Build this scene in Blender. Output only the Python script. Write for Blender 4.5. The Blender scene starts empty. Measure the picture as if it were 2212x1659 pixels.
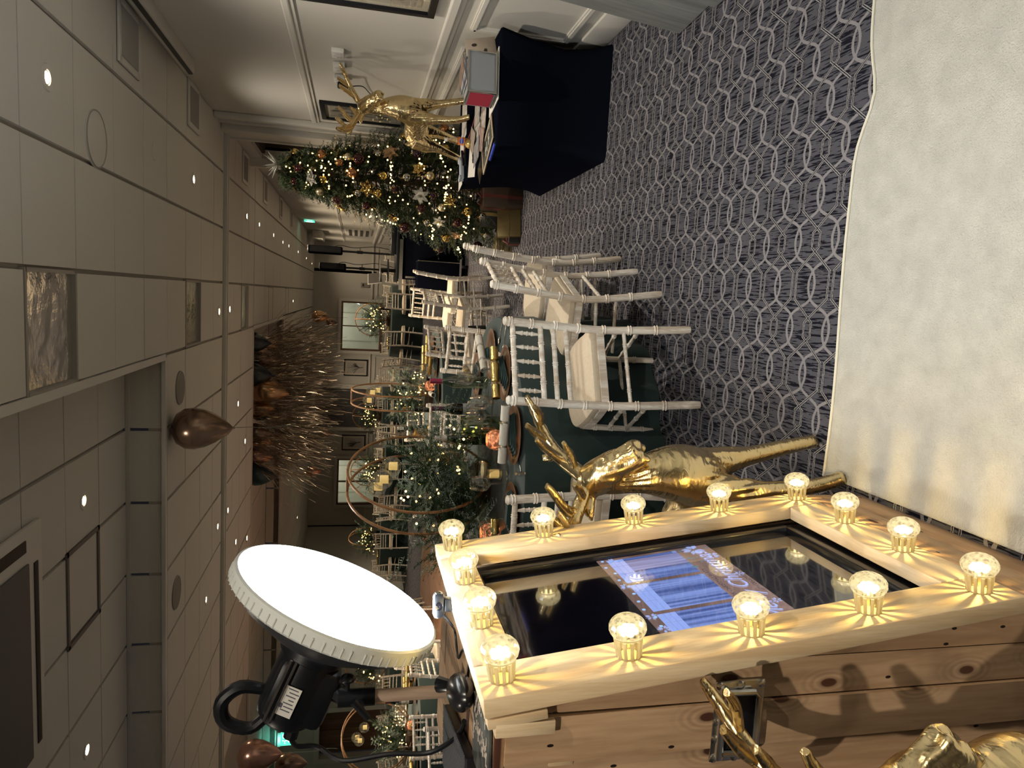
import bpy, bmesh, math, random
from mathutils import Vector, Matrix, noise
random.seed(7)
sc = bpy.context.scene
R = math.radians
PI = math.pi
# ------------------------------------------------------------------ camera (photograph is a portrait view turned on its side)
def cam_axes(p, yaw, roll):
    f = Vector((-math.sin(yaw)*math.cos(p), math.cos(yaw)*math.cos(p), -math.sin(p)))
    r0 = Vector((math.cos(yaw), math.sin(yaw), 0)); u0 = r0.cross(f)
    return r0*math.cos(roll)+u0*math.sin(roll), u0*math.cos(roll)-r0*math.sin(roll), f
cr, cu, cf = cam_axes(0.220182, 0.118737, 0.029953)
cd = bpy.data.cameras.new('camera'); cam = bpy.data.objects.new('camera', cd)
sc.collection.objects.link(cam)
cd.sensor_fit = 'HORIZONTAL'; cd.sensor_width = 36; cd.lens = 36*1522.13/2212
cd.clip_start = 0.05; cd.clip_end = 100
X, Y, Z = -cu, cr, -cf
cam.matrix_world = Matrix(((X.x, Y.x, Z.x, 0), (X.y, Y.y, Z.y, 0), (X.z, Y.z, Z.z, 1.6), (0, 0, 0, 1)))
sc.camera = cam
# ------------------------------------------------------------------ world, exposure
w = bpy.data.worlds.new('world'); sc.world = w; w.use_nodes = True
w.node_tree.nodes['Background'].inputs[0].default_value = (0.02, 0.02, 0.025, 1)
w.node_tree.nodes['Background'].inputs[1].default_value = 0.3
vs = sc.view_settings
vs.view_transform = 'Standard'; vs.look = 'None'; vs.exposure = 0.16; vs.gamma = 1.0; vs.use_curve_mapping = False
try:
    sc.cycles.max_bounces = 6; sc.cycles.diffuse_bounces = 3; sc.cycles.glossy_bounces = 4
    sc.cycles.transparent_max_bounces = 16; sc.cycles.transmission_bounces = 4
    sc.cycles.caustics_reflective = False; sc.cycles.caustics_refractive = False
    sc.cycles.sample_clamp_indirect = 3.0; sc.cycles.sample_clamp_direct = 30.0
    sc.cycles.use_denoising = True; sc.cycles.use_light_tree = True
except Exception: pass
DISH_E = 52.0        # emission of the beauty dish diffuser
DISH_C = (0.88, 0.96, 1.0)
SPOT_W = 150.0        # each ceiling downlight
WARM = (1.0, 0.90, 0.75)     # near downlights
WARMF = (1.0, 0.81, 0.57)    # far downlights are set warmer
BULB_W = 1.0        # each frame bulb
FAIRY_E = 5.0       # fairy lights
C = sc.collection

# ------------------------------------------------------------------ mesh helper
class MB:
    def __init__(s): s.v = []; s.f = []; s.m = []
    def add(s, vs_, fs, mi=0, M=None):
        o = len(s.v)
        s.v += [tuple(M @ Vector(p)) for p in vs_] if M is not None else [tuple(p) for p in vs_]
        for f in fs: s.f.append(tuple(i+o for i in f)); s.m.append(mi)
        return s
    def box(s, c, d, mi=0, M=None, bev=0.0):
        x, y, z = c; a, b, h = d[0]/2, d[1]/2, d[2]/2
        if bev <= 0:
            V = [(x+i*a, y+j*b, z+k*h) for i in (-1, 1) for j in (-1, 1) for k in (-1, 1)]
            F = [(0,1,3,2),(4,6,7,5),(0,4,5,1),(2,3,7,6),(0,2,6,4),(1,5,7,3)]
            return s.add(V, F, mi, M)
        bm = bmesh.new(); bmesh.ops.create_cube(bm, size=1)
        for v in bm.verts: v.co = (x+v.co.x*d[0], y+v.co.y*d[1], z+v.co.z*d[2])
        bmesh.ops.bevel(bm, geom=bm.edges[:], offset=min(bev, .49*min(d)), segments=2, profile=.5, affect='EDGES')
        V = [v.co[:] for v in bm.verts]; bm.verts.index_update(); F = [tuple(v.index for v in f.verts) for f in bm.faces]; bm.free()
        return s.add(V, F, mi, M)
    def tube(s, pts, r, n=8, mi=0, M=None, cap=True, flat=1.0):
        P = [Vector(p) for p in pts]; k = len(P)
        if not hasattr(r, '__len__'): r = [r]*k
        V = []; F = []; T = []
        for i in range(k):
            a = P[min(i+1, k-1)]-P[max(i-1, 0)]; T.append(a.normalized() if a.length > 1e-9 else Vector((0, 0, 1)))
        ref = Vector((0, 0, 1)) if abs(T[0].z) < .9 else Vector((1, 0, 0))
        u = T[0].cross(ref).normalized()
        for i in range(k):
            u = (u-T[i]*u.dot(T[i])); u = u.normalized() if u.length > 1e-6 else T[i].orthogonal().normalized()
            b = T[i].cross(u)
            for j in range(n):
                a = 2*PI*j/n; V.append(P[i]+u*(r[i]*math.cos(a))+b*(r[i]*flat*math.sin(a)))
        for i in range(k-1):
            for j in range(n):
                F.append((i*n+j, i*n+(j+1) % n, (i+1)*n+(j+1) % n, (i+1)*n+j))
        if cap: F.append(tuple(range(n-1, -1, -1))); F.append(tuple((k-1)*n+j for j in range(n)))
        return s.add(V, F, mi, M)
    def ring(s, R_, r, n=32, m=8, mi=0, M=None):
        V = []; F = []
        for i in range(n):
            a = 2*PI*i/n
            for j in range(m):
                b = 2*PI*j/m; q = R_+r*math.cos(b); V.append((q*math.cos(a), q*math.sin(a), r*math.sin(b)))
        for i in range(n):
            for j in range(m):
                F.append((i*m+j, ((i+1) % n)*m+j, ((i+1) % n)*m+(j+1) % m, i*m+(j+1) % m))
        return s.add(V, F, mi, M)
    def lathe(s, prof, n=16, mi=0, M=None, cap=True):
        V = []; F = []; k = len(prof)
        for (r, z) in prof:
            for j in range(n):
                a = 2*PI*j/n; V.append((r*math.cos(a), r*math.sin(a), z))
        for i in range(k-1):
            for j in range(n): F.append((i*n+j, i*n+(j+1) % n, (i+1)*n+(j+1) % n, (i+1)*n+j))
        if cap:
            if prof[0][0] > 1e-5: F.append(tuple(range(n-1, -1, -1)))
            if prof[-1][0] > 1e-5: F.append(tuple((k-1)*n+j for j in range(n)))
        return s.add(V, F, mi, M)
    def sph(s, c, r, n=12, m=8, mi=0, sc_=(1, 1, 1), M=None):
        prof = [(max(1e-6, math.sin(PI*i/m)), -math.cos(PI*i/m)) for i in range(m+1)]
        T = Matrix.Translation(Vector(c)) @ Matrix.Diagonal((r*sc_[0], r*sc_[1], r*sc_[2], 1))
        return s.lathe(prof, n, mi, (M @ T) if M is not None else T, cap=False)
    def ico(s, c, r, mi=0):
        t = (1+5**.5)/2; q = r/(1+t*t)**.5
        V = [(-1,t,0),(1,t,0),(-1,-t,0),(1,-t,0),(0,-1,t),(0,1,t),(0,-1,-t),(0,1,-t),(t,0,-1),(t,0,1),(-t,0,-1),(-t,0,1)]
        F = [(0,11,5),(0,5,1),(0,1,7),(0,7,10),(0,10,11),(1,5,9),(5,11,4),(11,10,2),(10,7,6),(7,1,8),(3,9,4),(3,4,2),(3,2,6),(3,6,8),(3,8,9),(4,9,5),(2,4,11),(6,2,10),(8,6,7),(9,8,1)]
        return s.add([(c[0]+x*q, c[1]+y*q, c[2]+z*q) for x, y, z in V], F, mi)
    def prism(s, poly, z0, z1, mi=0, M=None):
        n = len(poly); V = [(x, y, z0) for x, y in poly]+[(x, y, z1) for x, y in poly]
        F = [tuple(range(n-1, -1, -1)), tuple(range(n, 2*n))]+[(i, (i+1) % n, n+(i+1) % n, n+i) for i in range(n)]
        return s.add(V, F, mi, M)
    def quad(s, a, b, c, d, mi=0): return s.add([a, b, c, d], [(0, 1, 2, 3)], mi)
    def mesh(s, name, mats, smooth=35):
        me = bpy.data.meshes.new(name); me.from_pydata(s.v, [], s.f)
        for m in (mats if isinstance(mats, (list, tuple)) else [mats]): me.materials.append(m)
        me.polygons.foreach_set('material_index', s.m)
        if smooth:
            me.polygons.foreach_set('use_smooth', [True]*len(s.f)); me.set_sharp_from_angle(angle=R(smooth))
        me.update(); return me
    def obj(s, name, mats, par=None, smooth=35, kind=None, loc=None, rot=None):
        return link(name, s.mesh(name, mats, smooth), par, kind, loc, rot)
def link(name, data, par=None, kind=None, loc=None, rot=None):
    o = bpy.data.objects.new(name, data); C.objects.link(o)
    if par is not None: o.parent = par
    if kind: o['kind'] = kind
    if loc is not None: o.location = loc
    if rot is not None: o.rotation_euler = rot
    return o
def tag(o, label, cat, group=None):
    o['label'] = label; o['category'] = cat
    if group: o['group'] = group
    return o
def thing(name, label, cat, loc=(0, 0, 0), rz=0.0, group=None, rot=None):
    o = link(name, None); o.location = loc; o.rotation_euler = rot if rot else (0, 0, rz); o.empty_display_size = .1
    return tag(o, label, cat, group)
def dup(o, loc=None, rz=None, label=None, group=None, par=None, rot=None):
    c = o.copy(); C.objects.link(c)
    if par is not None: c.parent = par
    if loc is not None: c.location = loc
    if rz is not None: c.rotation_euler = (0, 0, rz)
    if rot is not None: c.rotation_euler = rot
    if label: c['label'] = label
    if group: c['group'] = group
    for ch in list(o.children): dup(ch, par=c)
    return c
def frame(o, x, y, z):   # matrix from origin and three axes
    return Matrix(((x[0], y[0], z[0], o[0]), (x[1], y[1], z[1], o[1]), (x[2], y[2], z[2], o[2]), (0, 0, 0, 1)))
def TR(loc=(0, 0, 0), rx=0, ry=0, rz=0, s=1):
    from mathutils import Euler
    return Matrix.Translation(Vector(loc)) @ Euler((rx, ry, rz)).to_matrix().to_4x4() @ Matrix.Scale(s, 4)

# ------------------------------------------------------------------ materials
def newmat(name):
    m = bpy.data.materials.new(name); m.use_nodes = True
    return m, m.node_tree, m.node_tree.nodes['Principled BSDF']
def mat(name, col, rough=.5, metal=0.0, bump=0, bscale=40, var=0, vscale=8, spec=.5, emit=None, es=0, coat=0, sheen=0, stretch=(1, 1, 1)):
    m, t, b = newmat(name); I = b.inputs
    I['Base Color'].default_value = (*col, 1); I['Roughness'].default_value = rough; I['Metallic'].default_value = metal
    I['Specular IOR Level'].default_value = spec
    if coat: I['Coat Weight'].default_value = coat; I['Coat Roughness'].default_value = .08
    if sheen: I['Sheen Weight'].default_value = sheen; I['Sheen Roughness'].default_value = .5
    if emit: I['Emission Color'].default_value = (*emit, 1); I['Emission Strength'].default_value = es
    N = t.nodes; L = t.links
    if bump or var:
        tc = N.new('ShaderNodeTexCoord'); mp = N.new('ShaderNodeMapping'); mp.inputs['Scale'].default_value = stretch
        L.new(tc.outputs['Object'], mp.inputs[0])
    if bump:
        nz = N.new('ShaderNodeTexNoise'); nz.inputs['Scale'].default_value = bscale; nz.inputs['Detail'].default_value = 4
        bp = N.new('ShaderNodeBump'); bp.inputs['Strength'].default_value = bump; bp.inputs['Distance'].default_value = .01
        L.new(mp.outputs[0], nz.inputs[0]); L.new(nz.outputs[0], bp.inputs['Height']); L.new(bp.outputs[0], I['Normal'])
    if var:
        nv = N.new('ShaderNodeTexNoise'); nv.inputs['Scale'].default_value = vscale; nv.inputs['Detail'].default_value = 5
        cr_ = N.new('ShaderNodeValToRGB'); e = cr_.color_ramp.elements
        e[0].position = .3; e[1].position = .7
        e[0].color = (*[max(0, x*(1-var)) for x in col], 1); e[1].color = (*[min(1, x*(1+var)) for x in col], 1)
        L.new(mp.outputs[0], nv.inputs[0]); L.new(nv.outputs[0], cr_.inputs[0]); L.new(cr_.outputs[0], I['Base Color'])
    return m
def emat(name, col, s):
    m = bpy.data.materials.new(name); m.use_nodes = True; t = m.node_tree; t.nodes.clear()
    e = t.nodes.new('ShaderNodeEmission'); e.inputs[0].default_value = (*col, 1); e.inputs[1].default_value = s
    o = t.nodes.new('ShaderNodeOutputMaterial'); t.links.new(e.outputs[0], o.inputs[0]); return m
def glassmat(name, col=(1, 1, 1), rough=.02, gloss=.12, tint=1.0):
    # thin clear glass: transparent with a fresnel sheen
    m = bpy.data.materials.new(name); m.use_nodes = True; t = m.node_tree; t.nodes.clear(); N = t.nodes; L = t.links
    tr = N.new('ShaderNodeBsdfTransparent'); tr.inputs[0].default_value = (*[x*tint for x in col], 1)
    gl = N.new('ShaderNodeBsdfGlossy'); gl.inputs['Roughness'].default_value = rough; gl.inputs[0].default_value = (1, 1, 1, 1)
    lw = N.new('ShaderNodeLayerWeight'); lw.inputs[0].default_value = .35
    mr = N.new('ShaderNodeMapRange'); mr.inputs['To Min'].default_value = gloss*.4; mr.inputs['To Max'].default_value = min(.55, gloss*2.6)
    mx = N.new('ShaderNodeMixShader'); o = N.new('ShaderNodeOutputMaterial')
    L.new(lw.outputs['Fresnel'], mr.inputs[0]); L.new(mr.outputs[0], mx.inputs[0]); L.new(tr.outputs[0], mx.inputs[1]); L.new(gl.outputs[0], mx.inputs[2]); L.new(mx.outputs[0], o.inputs[0])
    return m
class NE:   # tiny arithmetic on shader nodes
    def __init__(s, t, sock): s.t = t; s.k = sock
    def op(s, o, *a):
        n = s.t.nodes.new('ShaderNodeMath'); n.operation = o
        for i, x in enumerate((s,)+a):
            if isinstance(x, NE): s.t.links.new(x.k, n.inputs[i])
            else: n.inputs[i].default_value = x
        return NE(s.t, n.outputs[0])
    def __add__(s, o): return s.op('ADD', o)
    def __sub__(s, o): return s.op('SUBTRACT', o)
    def __mul__(s, o): return s.op('MULTIPLY', o)
    def abs(s): return s.op('ABSOLUTE')
    def pp(s, k): return s.op('PINGPONG', k)
    def lt(s, k): return s.op('LESS_THAN', k)
    def gt(s, k): return s.op('GREATER_THAN', k)
    def mx(s, k): return s.op('MAXIMUM', k)
    def mn(s, k): return s.op('MINIMUM', k)
    def ss(s, a, b):
        n = s.t.nodes.new('ShaderNodeMapRange'); n.interpolation_type = 'SMOOTHSTEP'
        n.inputs['From Min'].default_value = a; n.inputs['From Max'].default_value = b
        s.t.links.new(s.k, n.inputs[0]); return NE(s.t, n.outputs[0])
def mixc(t, fac, a, b):
    n = t.nodes.new('ShaderNodeMix'); n.data_type = 'RGBA'
    for i, x in ((6, a), (7, b)):
        if isinstance(x, tuple): n.inputs[i].default_value = (*x, 1)
        else: t.links.new(x, n.inputs[i])
    t.links.new(fac.k, n.inputs[0]); return n.outputs[2]
def carpet_mat():
    m, t, b = newmat('patterned_carpet'); N = t.nodes; L = t.links
    g = N.new('ShaderNodeNewGeometry'); sp = N.new('ShaderNodeSeparateXYZ'); L.new(g.outputs['Position'], sp.inputs[0])
    x = NE(t, sp.outputs[0]); y = NE(t, sp.outputs[1])
    nz = N.new('ShaderNodeTexNoise'); nz.inputs['Scale'].default_value = 130; nz.inputs['Detail'].default_value = 2; L.new(g.outputs['Position'], nz.inputs[0])
    wob = (NE(t, nz.outputs[0])-.5)*.006
    P = .161; Q = .1055
    s = (x-.120).pp(P); tt = (y-2.28+wob).pp(Q)
    st = s.ss(.045, .116)
    eA = (((s*20.0)*(s*20.0))*-1.0+1.0).mx(0.0)*.017
    r = (s*-1.0+P)*20.0; eB = ((r*r)*-1.0+1.0).mx(0.0)*.017
    t0 = st*Q+eA-eB
    bell = (st*(st*-1.0+1.0))*4.0
    thick = ((tt-t0).abs()-(bell*.008)).lt(.0065)
    f = (((s-.05)*-1.32)+.0925).mn(.0925).mx(-.02).abs()
    mid = s.gt(.05)*s.lt(.135)
    d = (tt-f).abs()*(mid*-.4+1.0)
    thin = d.lt(.0052)*d.gt(.0018); gap = d.lt(.0068)
    cb = N.new('ShaderNodeCombineXYZ'); L.new((x*150.0).k, cb.inputs[0]); L.new((y*11.0).k, cb.inputs[1])
    n2 = N.new('ShaderNodeTexNoise'); n2.inputs['Scale'].default_value = 1.0; n2.inputs['Detail'].default_value = 3; L.new(cb.outputs[0], n2.inputs[0])
    streak = NE(t, n2.outputs[0]).gt(.535)
    n3 = N.new('ShaderNodeTexNoise'); n3.inputs['Scale'].default_value = 260; L.new(g.outputs['Position'], n3.inputs[0])
    grain = NE(t, n3.outputs[0])
    base = mixc(t, streak, (.072, .071, .086), (.007, .007, .012))
    c = mixc(t, thick, base, (.205, .195, .205))
    c = mixc(t, gap, c, (.012, .012, .016))
    c = mixc(t, thin, c, (.25, .24, .245))
    gm = mixc(t, grain, (.72, .72, .72), (1.25, 1.25, 1.25))
    mu = N.new('ShaderNodeMix'); mu.data_type = 'RGBA'; mu.blend_type = 'MULTIPLY'; mu.inputs[0].default_value = 1
    L.new(c, mu.inputs[6]); L.new(gm, mu.inputs[7]); L.new(mu.outputs[2], b.inputs['Base Color'])
    b.inputs['Roughness'].default_value = .95; b.inputs['Specular IOR Level'].default_value = .1
    bp = N.new('ShaderNodeBump'); bp.inputs['Strength'].default_value = .5; bp.inputs['Distance'].default_value = .004
    L.new(n3.outputs[0], bp.inputs['Height']); L.new(bp.outputs[0], b.inputs['Normal'])
    return m
def wood(name, c1, c2, axis=2, sc_=14, long=.08, rough=.6, knots=0.0, kc=(.07, .026, .014), bump=.15, per_obj=True, stain=0):
    m, t, b = newmat(name); N = t.nodes; L = t.links
    tc = N.new('ShaderNodeTexCoord'); mp = N.new('ShaderNodeMapping')
    s = [1.0, 1.0, 1.0]; s[axis] = long; mp.inputs['Scale'].default_value = s
    L.new(tc.outputs['Object'], mp.inputs[0])
    if per_obj:
        oi = N.new('ShaderNodeObjectInfo'); cb = N.new('ShaderNodeCombineXYZ')
        k = NE(t, oi.outputs['Random'])*7.0
        for i in range(3): L.new(k.k, cb.inputs[i])
        va = N.new('ShaderNodeVectorMath'); L.new(tc.outputs['Object'], va.inputs[0]); L.new(cb.outputs[0], va.inputs[1]); L.new(va.outputs[0], mp.inputs[0])
    nz = N.new('ShaderNodeTexNoise'); nz.inputs['Scale'].default_value = sc_; nz.inputs['Detail'].default_value = 6; nz.inputs['Distortion'].default_value = .6
    L.new(mp.outputs[0], nz.inputs[0])
    fine = N.new('ShaderNodeTexNoise'); fine.inputs['Scale'].default_value = sc_*9; fine.inputs['Detail'].default_value = 3; L.new(mp.outputs[0], fine.inputs[0])
    a = (NE(t, nz.outputs[0])*.75+(NE(t, fine.outputs[0])*.35)).ss(.38, .72)
    c = mixc(t, a, c1, c2)
    if knots:
        src = mp.inputs[0].links[0].from_socket; sx_ = N.new('ShaderNodeSeparateXYZ'); L.new(src, sx_.inputs[0])
        u_ = NE(t, sx_.outputs[0])+NE(t, sx_.outputs[3-axis])*(0.0 if axis == 2 else 1.0) if axis == 2 else NE(t, sx_.outputs[2])
        cc = N.new('ShaderNodeCombineXYZ'); L.new((u_*1.0).k, cc.inputs[0]); L.new((NE(t, sx_.outputs[axis])*.5).k, cc.inputs[1])
        vo = N.new('ShaderNodeTexVoronoi'); vo.voronoi_dimensions = '2D'; vo.inputs['Scale'].default_value = knots; L.new(cc.outputs[0], vo.inputs[0])
        sc2 = N.new('ShaderNodeSeparateColor'); L.new(vo.outputs['Color'], sc2.inputs[0]); keep = NE(t, sc2.outputs[0]).gt(.38)
        D = NE(t, vo.outputs['Distance'])
        rings = ((D*95.0).op('SINE')*.5+.5)*D.ss(.36, .10)*keep*.40
        c = mixc(t, rings, c, tuple(x*.45 for x in c2))
        c = mixc(t, D.ss(.085, .055)*keep, c, kc)
        hole = N.new('ShaderNodeTexVoronoi'); hole.voronoi_dimensions = '2D'; hole.inputs['Scale'].default_value = knots*2.3; L.new(cc.outputs[0], hole.inputs[0])
        s3 = N.new('ShaderNodeSeparateColor'); L.new(hole.outputs['Color'], s3.inputs[0])
        c = mixc(t, NE(t, hole.outputs['Distance']).lt(.055)*NE(t, s3.outputs[1]).gt(.72), c, (.012, .008, .006))
    if stain:
        n4 = N.new('ShaderNodeTexNoise'); n4.inputs['Scale'].default_value = 5; n4.inputs['Detail'].default_value = 3; L.new(mp.inputs[0].links[0].from_socket, n4.inputs[0])
        c = mixc(t, NE(t, n4.outputs[0]).ss(.50, .78)*stain, c, tuple(x*.35 for x in c2))
    L.new(c, b.inputs['Base Color']); b.inputs['Roughness'].default_value = rough; b.inputs['Specular IOR Level'].default_value = .3
    bp = N.new('ShaderNodeBump'); bp.inputs['Strength'].default_value = bump; bp.inputs['Distance'].default_value = .003
    L.new(nz.outputs[0], bp.inputs['Height']); L.new(bp.outputs[0], b.inputs['Normal'])
    return m
def foil(name, col, rough=.16, bump=.35, scale=16):
    m, t, b = newmat(name); N = t.nodes; L = t.links
    b.inputs['Base Color'].default_value = (*col, 1); b.inputs['Metallic'].default_value = 1; b.inputs['Roughness'].default_value = rough
    tc = N.new('ShaderNodeTexCoord'); n1 = N.new('ShaderNodeTexNoise'); n1.inputs['Scale'].default_value = scale; n1.inputs['Detail'].default_value = 3; n1.inputs['Distortion'].default_value = 1.2
    mp = N.new('ShaderNodeMapping'); mp.inputs['Scale'].default_value = (1, 1, 2.2); L.new(tc.outputs['Object'], mp.inputs[0]); L.new(mp.outputs[0], n1.inputs[0])
    bp = N.new('ShaderNodeBump'); bp.inputs['Strength'].default_value = bump; bp.inputs['Distance'].default_value = .012
    L.new(n1.outputs[0], bp.inputs['Height']); L.new(bp.outputs[0], b.inputs['Normal']); return m

M_wall = mat('painted_wall', (.56, .535, .485), .75, bump=.06, bscale=180)
M_trim = mat('painted_trim', (.62, .595, .545), .5)
M_ceil = mat('ceiling_tile', (.62, .595, .54), .9, bump=.25, bscale=220)
M_tee = mat('ceiling_grid', (.34, .31, .27), .7)
M_carpet = carpet_mat()
M_mat = mat('fleece_floor_mat', (.49, .48, .435), .9, bump=.9, bscale=200, var=.10, vscale=14, sheen=.2)
M_dance = wood('dance_floor', (.23, .12, .07), (.15, .075, .04), 1, 10, .06, .35)
M_lime = wood('limewashed_wood', (.90, .86, .79), (.58, .48, .38), 2, 26, .10, .5, bump=.1)
M_cush = mat('cream_cushion', (.60, .51, .39), .85, bump=.15, bscale=260, var=.06, vscale=60)
M_cush_cool = mat('grey_beige_cushion', (.62, .54, .44), .8, bump=.12, bscale=220)
M_green = mat('dark_green_cloth', (.010, .028, .027), .85, bump=.08, bscale=300, sheen=.15)
M_black = mat('black_stretch_cloth', (.0045, .0055, .010), 1.0, bump=.05, bscale=400, spec=.0)
M_blackp = mat('black_plastic', (.008, .009, .012), .38, spec=.3)
M_blackg = mat('black_gloss', (.006, .006, .009), .08, coat=.5)
M_screen = mat('black_screen_glass', (.003, .003, .008), .03, spec=1.0, coat=1.0)
M_screen.node_tree.nodes['Principled BSDF'].inputs['Coat IOR'].default_value = 1.9
M_bezel = mat('black_bezel', (.008, .008, .010), .22, coat=.4)
M_pine = wood('pale_pine', (.78, .62, .40), (.62, .44, .25), 2, 22, .07, .55, bump=.25)
M_pineY = wood('pale_pine_cross', (.78, .64, .44), (.62, .46, .28), 1, 22, .07, .55, bump=.25)
M_plank = wood('reclaimed_plank', (.56, .37, .22), (.38, .23, .125), 2, 11, .09, .6, knots=7.5, stain=.75, bump=.3)
M_plankY = wood('reclaimed_plank_cross', (.56, .37, .22), (.38, .23, .125), 1, 11, .09, .6, knots=7.5, stain=.6, bump=.3)
M_gold = foil('gold_foil', (.80, .63, .34), .22, .35, 15)
M_goldm = mat('brushed_gold', (.72, .50, .20), .25, 1)
M_copper = mat('copper', (.78, .36, .20), .22, 1, bump=.3, bscale=50)
M_steel = mat('steel', (.62, .61, .58), .22, 1, bump=.05, bscale=60)
M_white = mat('white_paint', (.72, .70, .66), .5)
M_paper = mat('paper', (.74, .71, .66), .7)
M_hoop = wood('bent_wood_hoop', (.46, .24, .11), (.30, .15, .07), 2, 20, .3, .35)
M_greyw = wood('grey_wood', (.27, .28, .27), (.17, .175, .17), 2, 18, .05, .55, bump=.3)
M_glass = glassmat('clear_glass', (.97, .97, .96), .015, .24)
M_bglass = glassmat('green_bottle_glass', (.10, .14, .04), .02, .24)
M_dglass = glassmat('dark_bottle_glass', (.03, .025, .03), .03, .16)
M_cglass = glassmat('clear_bottle_glass', (.72, .78, .66), .02, .26)
M_mirror = mat('crinkled_diffuser', (.66, .64, .57), .12, .8, bump=.8, bscale=7)
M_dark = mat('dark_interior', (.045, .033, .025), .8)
M_door = wood('brown_door', (.21, .115, .07), (.14, .07, .045), 2, 9, .06, .4)
M_fairy = emat('fairy_light_glow', (1.0, .70, .25), FAIRY_E)
M_candle = mat('cream_candle', (.85, .68, .35), .5, emit=(1, .65, .2), es=.5)
# ------------------------------------------------------------------ the room
XR, XL, YB, YF, HC, HR = 1.78, -12.0, -4.0, 26.0, 3.09, 3.38
def struct(name, mb, mats, smooth=0): return mb.obj(name, mats, None, smooth, 'structure')
b = MB(); b.box(((XR+XL)/2+.6, (YB+YF)/2+1, -.06), (XR-XL+3.4, YF-YB+6, .12)); struct('floor', b, M_carpet)
# right wall with the dark alcove opening
b = MB(); t = .16
b.box((XR+t/2, (YB+8.85)/2, 1.7), (t, 8.85-YB, 3.4)); b.box((XR+t/2, (10.6+YF)/2, 1.7), (t, YF-10.6, 3.4))
b.box((XR+t/2, 9.725, 3.17), (t, 1.75, .46)); struct('wall_right', b, M_wall)
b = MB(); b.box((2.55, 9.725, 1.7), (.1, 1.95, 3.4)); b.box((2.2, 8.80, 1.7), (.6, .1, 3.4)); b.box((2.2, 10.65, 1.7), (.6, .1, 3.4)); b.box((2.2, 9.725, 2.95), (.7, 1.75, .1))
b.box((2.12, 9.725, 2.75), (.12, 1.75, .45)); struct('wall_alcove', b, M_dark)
b = MB()
for i in range(7): b.box((2.3, 8.98+i*.25, 1.27), (.05, .235, 2.5), 0, None, .008)
struct('door_3', b, M_door)
# back wall around the two servery windows, stepped forward on the left
WINS = [(-2.05, -.30), (-7.75, -6.02)]; WZ0, WZ1 = .72, 2.12
b = MB(); xs = [XR+.2, -.30, -2.05, -6.02, -7.75, -8.6]
for i in (0, 2, 4): b.box(((xs[i]+xs[i+1])/2, YF+.08, 1.7), (xs[i]-xs[i+1], .16, 3.4))
for a, c_ in WINS:
    b.box(((a+c_)/2, YF+.08, WZ0/2), (c_-a, .16, WZ0)); b.box(((a+c_)/2, YF+.08, (WZ1+3.4)/2), (c_-a, .16, 3.4-WZ1))
struct('wall_back', b, M_wall)
b = MB(); b.box((-8.68, 21.25, 1.7), (.16, 9.6, 3.4)); struct('wall_return', b, M_wall)
DX0, DX1, DZ = -11.3, -10.1, 2.18
b = MB(); b.box(((-8.76+DX1)/2, 16.58, 1.7), (abs(DX1+8.76), .16, 3.4)); b.box(((DX0+XL)/2, 16.58, 1.7), (abs(XL-DX0), .16, 3.4))
b.box(((DX0+DX1)/2, 16.58, (DZ+3.4)/2), (DX1-DX0, .16, 3.4-DZ)); struct('wall_step', b, M_wall)
b = MB(); b.box((XL-.08, 6.3, 1.7), (.16, 20.6, 3.4)); struct('wall_left', b, M_wall)
b = MB(); b.box(((XR+XL)/2, YB-.08, 1.7), (XR-XL+.4, .16, 3.4)); struct('wall_front', b, M_wall)
# lit corridor behind the windows
b = MB(); b.box((-4.0, 28.0, 1.6), (9.6, .1, 3.2)); b.box((-4, 27, 3.2), (9.6, 2.2, .1)); b.box((-4, 27.1, -.0), (9.6, 2, .1)); b.box((.75, 27, 1.6), (.1, 2, 3.2)); b.box((-8.6, 27, 1.6), (.1, 2, 3.2))
for q in range(9): b.box((.2-q*1.0, 27.92, 1.5), (.05, .05, 2.6))
struct('wall_corridor', b, mat('corridor_paint', (.66, .70, .63), .7))
for i, (a, c_) in enumerate(WINS):
    f = MB(); zc = (WZ0+WZ1)/2; wd = c_-a
    for zz in (WZ0+.03, WZ1-.03): f.box(((a+c_)/2, YF-.02, zz), (wd, .16, .06), 0, None, .008)
    for xx in (a+.03, c_-.03, (a+c_)/2): f.box((xx, YF-.02, zc), (.06 if xx != (a+c_)/2 else .035, .16, WZ1-WZ0-.12), 0, None, .006)
    o = struct('window_%d' % (i+1), f, M_door, 35)
    f = MB(); f.box(((a+c_)/2, YF-.115, WZ1+.05), (wd+.2, .03, .1)); f.box((a-.05, YF-.115, zc), (.1, .03, WZ1-WZ0)); f.box((c_+.05, YF-.115, zc), (.1, .03, WZ1-WZ0)); f.obj('architrave', M_trim, o, 0)
    for k in (0, 1):
        p = MB(); x0 = a+.06 if k == 0 else (a+c_)/2+.018; x1 = (a+c_)/2-.018 if k == 0 else c_-.06
        p.box(((x0+x1)/2, YF, zc), (x1-x0, .008, WZ1-WZ0-.12)); p.obj('pane', M_glass, o, 0)
# dark folding panel and pilasters in the back wall
b = MB()
for i in range(3): b.box((-4.83+.23+i*.46, YF-.03, 1.48), (.445, .06, 2.92), 0, None, .01)
struct('door_1', b, mat('slate_panel', (.085, .080, .085), .6))
b = MB(); b.box((-3.36, YF-.06, 1.54), (.16, .12, 3.08)); b.box((-4.92, YF-.06, 1.54), (.12, .12, 3.08)); b.box((-4.14, YF-.06, 3.01), (1.4, .12, .14)); struct('trim_1', b, M_trim)
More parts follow.
